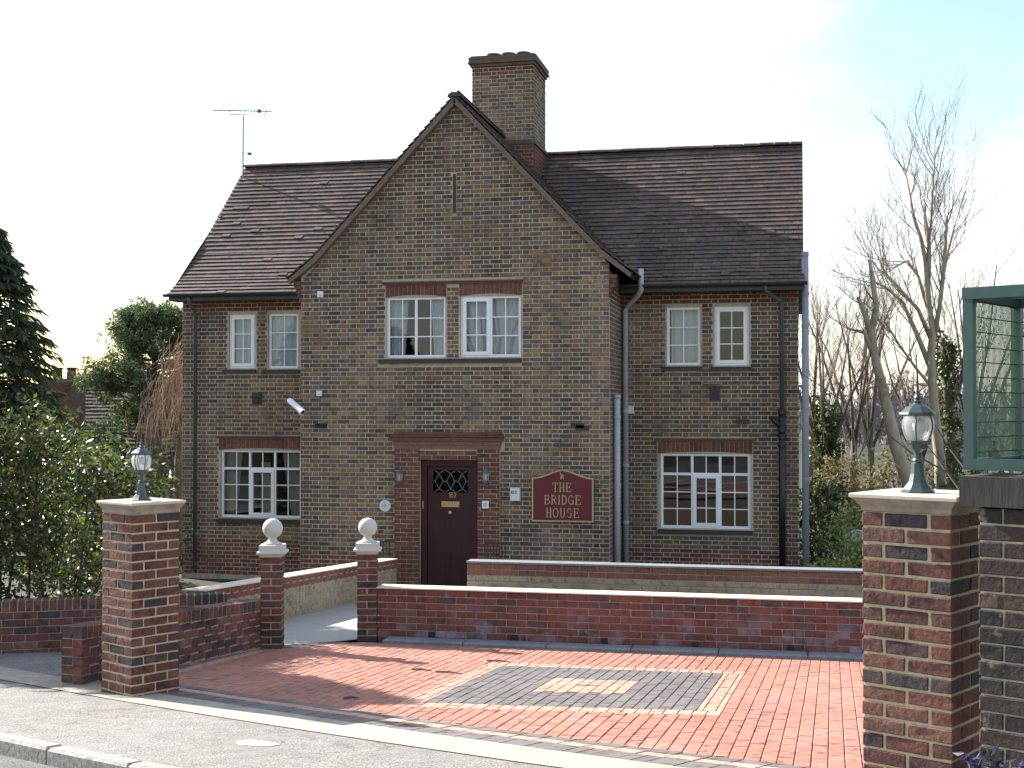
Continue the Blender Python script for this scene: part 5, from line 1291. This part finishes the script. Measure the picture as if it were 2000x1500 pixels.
# --- conifer
def conifer(cx, cy, cz_, sc_, seed, nbr, label):
  rg = random.Random(seed)
  cf = empty('conifer', (cx, cy, cz_), label, 'tree')
  part(MB().tube([(cx, cy, cz_), (cx+.03, cy, 3*sc_), (cx, cy, 6.3*sc_)], [.16, .1, .015], 8), 'trunk', 'bark_dark', cf, True)
  def crad(z):
      pts = [(-.3, 1.2), (1.5, 1.35), (2.6, 1.25), (3.4, 1.12), (4.2, .95), (5.0, .66), (5.7, .33), (6.3, .03)]
      for (a, b), (c, d) in zip(pts[:-1], pts[1:]):
          if z <= c: return b+(d-b)*(z-a)/(c-a)
      return .02
  fm = MB(); bw = MB()
  for k in range(nbr):
      z = .1+6.1*rg.random()**.8; a = rg.uniform(0, 2*math.pi); Lr = sc_*crad(z)*rg.uniform(.7, 1.18); d = Vector((math.cos(a), math.sin(a), rg.uniform(-.1, .25)))
      pts = [Vector((cx, cy, z*sc_))+d*Lr*t+Vector((0, 0, -.28*Lr*t*t+.12*t*Lr)) for t in (0, .4, .75, 1)]
      bw.tube(pts, [.012, .009, .006, .003], 3, False)
      for j in range(26):
          t = rg.uniform(.35, 1.); q, dd = lerp_path(pts, t); s = dd.cross(Vector((0, 0, 1))).normalized()*rg.choice((-1, 1))
          e = (dd*.7+s*rg.uniform(.2, .9)+Vector((0, 0, -rg.uniform(.2, .8)))).normalized()*rg.uniform(.08, .2); wv = Vector((rg.uniform(-1, 1), rg.uniform(-1, 1), rg.uniform(-.3, .3))).normalized()*.02
          i = len(fm.v); fm.v += [tuple(q-wv), tuple(q+wv), tuple(q+e+wv*.4), tuple(q+e-wv*.4)]; fm.f.append((i, i+1, i+2, i+3))
  part(fm, 'foliage', 'leaf_conifer', cf); part(bw, 'branch', 'bark_dark', cf)
conifer(-11.35, 17.0, -.3, .83, 70, 1000, 'tall dark conifer with drooping sprays at the left edge')
conifer(-9.55, 12.3, 0., .72, 71, 900, 'conifer just outside the left picture edge shading the driveway, nearer one')
conifer(-10.5, 13.2, 0., .86, 72, 1000, 'conifer just outside the left picture edge shading the driveway, farther one')
# --- pine
rg = random.Random(80); cx, cy = -15.2, 29.4
pn = empty('pine_tree', (cx, cy, -.6), 'rounded dark pine with open lower branches left of the house', 'tree')
part(MB().tube([(cx, cy, -.6), (cx+.05, cy, 1.4), (cx-.02, cy, 3), (cx-.1, cy, 4.7)], [.16, .12, .09, .02], 8), 'trunk', 'bark_dark', pn, True)
nf = MB(); nb_ = MB()
for k in range(210):
    z = 1.0+3.9*rg.random()**.8; a = rg.uniform(0, 2*math.pi); f = (z-1.0)/3.9
    Lr = (1.75 if f < .35 else 1.8*math.sqrt(max(.02, 1-((f-.35)/.66)**2)))*rg.uniform(.55, 1.08)
    if f < .3 and math.cos(a) > -.1 and rg.random() < .75: continue
    d = Vector((math.cos(a), math.sin(a), rg.uniform(.0, .3))); p0 = Vector((cx, cy, z)); pts = [p0, p0+d*Lr*.5, p0+d*Lr+Vector((0, 0, .1))]
    nb_.tube(pts, [.03, .018, .007], 4, False)
    for m_ in range(5):
        q, dd = lerp_path(pts, rg.uniform(.5, 1.05)); q = q+rv(rg, .17)
        for j in range(30):
            leaf(nf, q+rv(rg, .13), rg.uniform(.09, .2), .03, rg, Vector((0, 0, .3)))
part(nf, 'foliage', 'leaf_pine', pn); part(nb_, 'branch', 'bark_dark', pn)
shrub('shrub', 'dark bush below the pine beside the neighbouring roof', (-16.4, 28.6, -.6), 1.7, 1.0, 2.5, 5200, .15, 81, 'leaf_pine', stems=5, group='shrubs at the left')
shrub('shrub', 'dark bush in front of the weeping tree left of the house', (-12.9, 22.5, -.6), 1.2, 1.0, 2.2, 5200, .12, 82, 'leaf_conifer', stems=5, group='shrubs at the left')
# --- weeping tree beside the house
rg = random.Random(90); cx, cy = -12.75, 25.6
wt = empty('weeping_tree', (cx, cy, -.6), 'tan weeping bare tree half hidden by the left house corner', 'tree')
part(MB().tube([(cx, cy, -.6), (cx+.05, cy, 1.5), (cx+.2, cy, 3.2), (cx+.6, cy, 3.95)], [.12, .09, .06, .02], 7), 'trunk', 'bark_dark', wt, True)
wm = MB()
for k in range(620):
    a = rg.uniform(0, 2*math.pi); rr = rg.uniform(.1, 1.05); zt_ = 1.9+2.3*(1-(rr/1.25)**2)*rg.uniform(.7, 1.0); x, y = cx+.5+math.cos(a)*rr, cy+math.sin(a)*rr
    L = rg.uniform(.6, 1.7); p = Vector((x, y, zt_)); p += rv(rg, .2); pts = [p, p+Vector((math.cos(a)*.12+rg.uniform(-.15, .15), math.sin(a)*.12, -.15*L)), p+Vector((math.cos(a)*.17+rg.uniform(-.1, .1), math.sin(a)*.17, -.6*L)), p+Vector((math.cos(a)*.17+rg.uniform(-.14, .14), math.sin(a)*.17, -L))]
    if pts[-1].x > XL-.05 and pts[-1].y > 23: continue
    wm.tube(pts, [.006, .006, .005, .003], 3, False)
part(wm, 'twigs', 'twig_tan', wt)
# --- neighbouring house with chimney
nh = empty('neighbour_house', (-17.5, 31.5, -.6), 'neighbouring house roof and brick chimney behind the hedge at the left', 'house')
part(MB().box(-21.5, -15.2, 31.3, 37, -.6, 1.5), 'wall', 'wall_texture', nh)
nr_ = MB(); nr_.v = [(-22, 31.0, 1.4), (-14.8, 31.0, 1.4), (-14.8, 37.2, 1.4), (-22, 37.2, 1.4), (-19.4, 33.5, 3.5), (-18.0, 33.5, 3.5)]
nr_.f = [(0, 1, 5, 4), (1, 2, 5), (2, 3, 4, 5), (3, 0, 4), (3, 2, 1, 0)]
nro = part(nr_, 'roof', 'tile_dark', nh)
tb2 = MB()
for c in range(22):
    t0_, t1_ = c/22, (c+1)/22
    xa, xb = -22+(2.6)*t0_, -14.8-3.2*t0_; y = 31.0+2.5*t0_; z = 1.4+2.1*t0_; u = xa
    while u < xb-.05:
        b = min(u+.3, xb); i = len(tb2.v); lf_ = rng.uniform(.01, .03); y2 = 31.0+2.5*t1_; z2 = 1.4+2.1*t1_
        tb2.v += [(u, y-.02, z+lf_+.01), (b-.01, y-.02, z+lf_+.01), (b-.01, y2, z2+.012), (u, y2, z2+.012), (u, y-.02, z-.02), (b-.01, y-.02, z-.02)]
        tb2.f += [(i, i+1, i+2, i+3), (i+4, i+5, i+1, i)]; u += .3
tag(part(tb2, 'roof_tiles', 'tile_dark', nro), kind='stuff')
nc = part(MB().box(-19.15, -18.35, 30.9, 31.6, .5, 3.2), 'chimney', 'chimney_brown', nh)
ncb = MB(); z = .6; k = 0
while z < 3.15:
    u = -19.15-(.11 if k % 2 else 0)
    while u < -18.35:
        a, b = max(u, -19.15), min(u+.215, -18.35)
        if b-a > .03: ncb.slab([(a, z), (b, z), (b, z+.065), (a, z+.065)], lambda u, v, q: (u, 30.9-q, v), -.001, .008, .004)
        u += .225
    z += .075; k += 1
tag(part(ncb, 'brickwork', 'redhouse_isl', nc), kind='stuff')
part(MB().box(-19.2, -18.3, 30.85, 31.65, 3.2, 3.3), 'chimney_course', 'verge_cement', nc)
for k in range(2): part(MB().lathe([(.13, 3.3), (.11, 3.55), (.14, 3.56), (.14, 3.6)], (-18.95+.4*k, 31.25, 0), 10), 'chimney_pot', 'redhouse_obj', nc)
# --- small ground things
cpst = MB(); cpst.prism([(.62, -.6), (1.35, -.6), (1.35, .55), (1.15, .66), (.8, .72), (.66, .62)], lambda u, v, q: (u, 20.4-q, v), 0, .18)
tag(cpst.build('garden_slab', 'concrete'), 'pale concrete slab wall standing behind the right pillar among shrubs', 'wall')
for k, (x, y, a, L) in enumerate(((-3.46, 11.63, -.2, .2), (-3.2, 11.5, -.15, .26), (-2.95, 12.45, -.1, .24), (-3.45, 9.75, .3, .12))):
    mb = MB(); c, s = math.cos(a), math.sin(a); z = gz(x, y)+.014
    mb.tube([(x, y, z), (x+c*L*.5, y+s*L*.5+.012, z+.006), (x+c*L, y+s*L, z)], [.009, .008, .004], 5); mb.tube([(x+c*L*.4, y+s*L*.4, z), (x+c*L*.6, y+s*L*.6+.05, z)], [.006, .003], 4)
    tag(mb.build('fallen_twig', 'bark_dark'), ('dark twig on the paving nearest the shadow tip, left one of two', 'dark twig on the paving just left of the tan pattern edge', 'dark twig at the far left corner of the tan pattern', 'short dark twig near the driveway front edge')[k], 'twig', 'twigs on the driveway')
rg = random.Random(99); bp0 = Vector((.86, 5.62, .72)); bpo = empty('leafy_plant', bp0, 'small plant with dark glossy bluish leaves at the foot of the old wall', 'plant')
sm_ = MB(); lm_ = MB()
for k in range(15):
    a = rg.uniform(0, 2*math.pi); tip = bp0+Vector((math.cos(a)*rg.uniform(.1, .34), math.sin(a)*rg.uniform(.05, .2), rg.uniform(.18, .42))); pts = [bp0, bp0.lerp(tip, .5)+Vector((0, 0, .08)), tip]
    sm_.tube(pts, [.006, .005, .003], 5, False)
    for j in range(26):
        q, dd = lerp_path(pts, rg.uniform(.35, 1.)); leaf(lm_, q+rv(rg, .03), rg.uniform(.05, .085), .026, rg, Vector((-.3, -.3, .8)))
part(sm_, 'stem', 'bark_dark', bpo); part(lm_, 'leaves', 'leaf_navy', bpo)
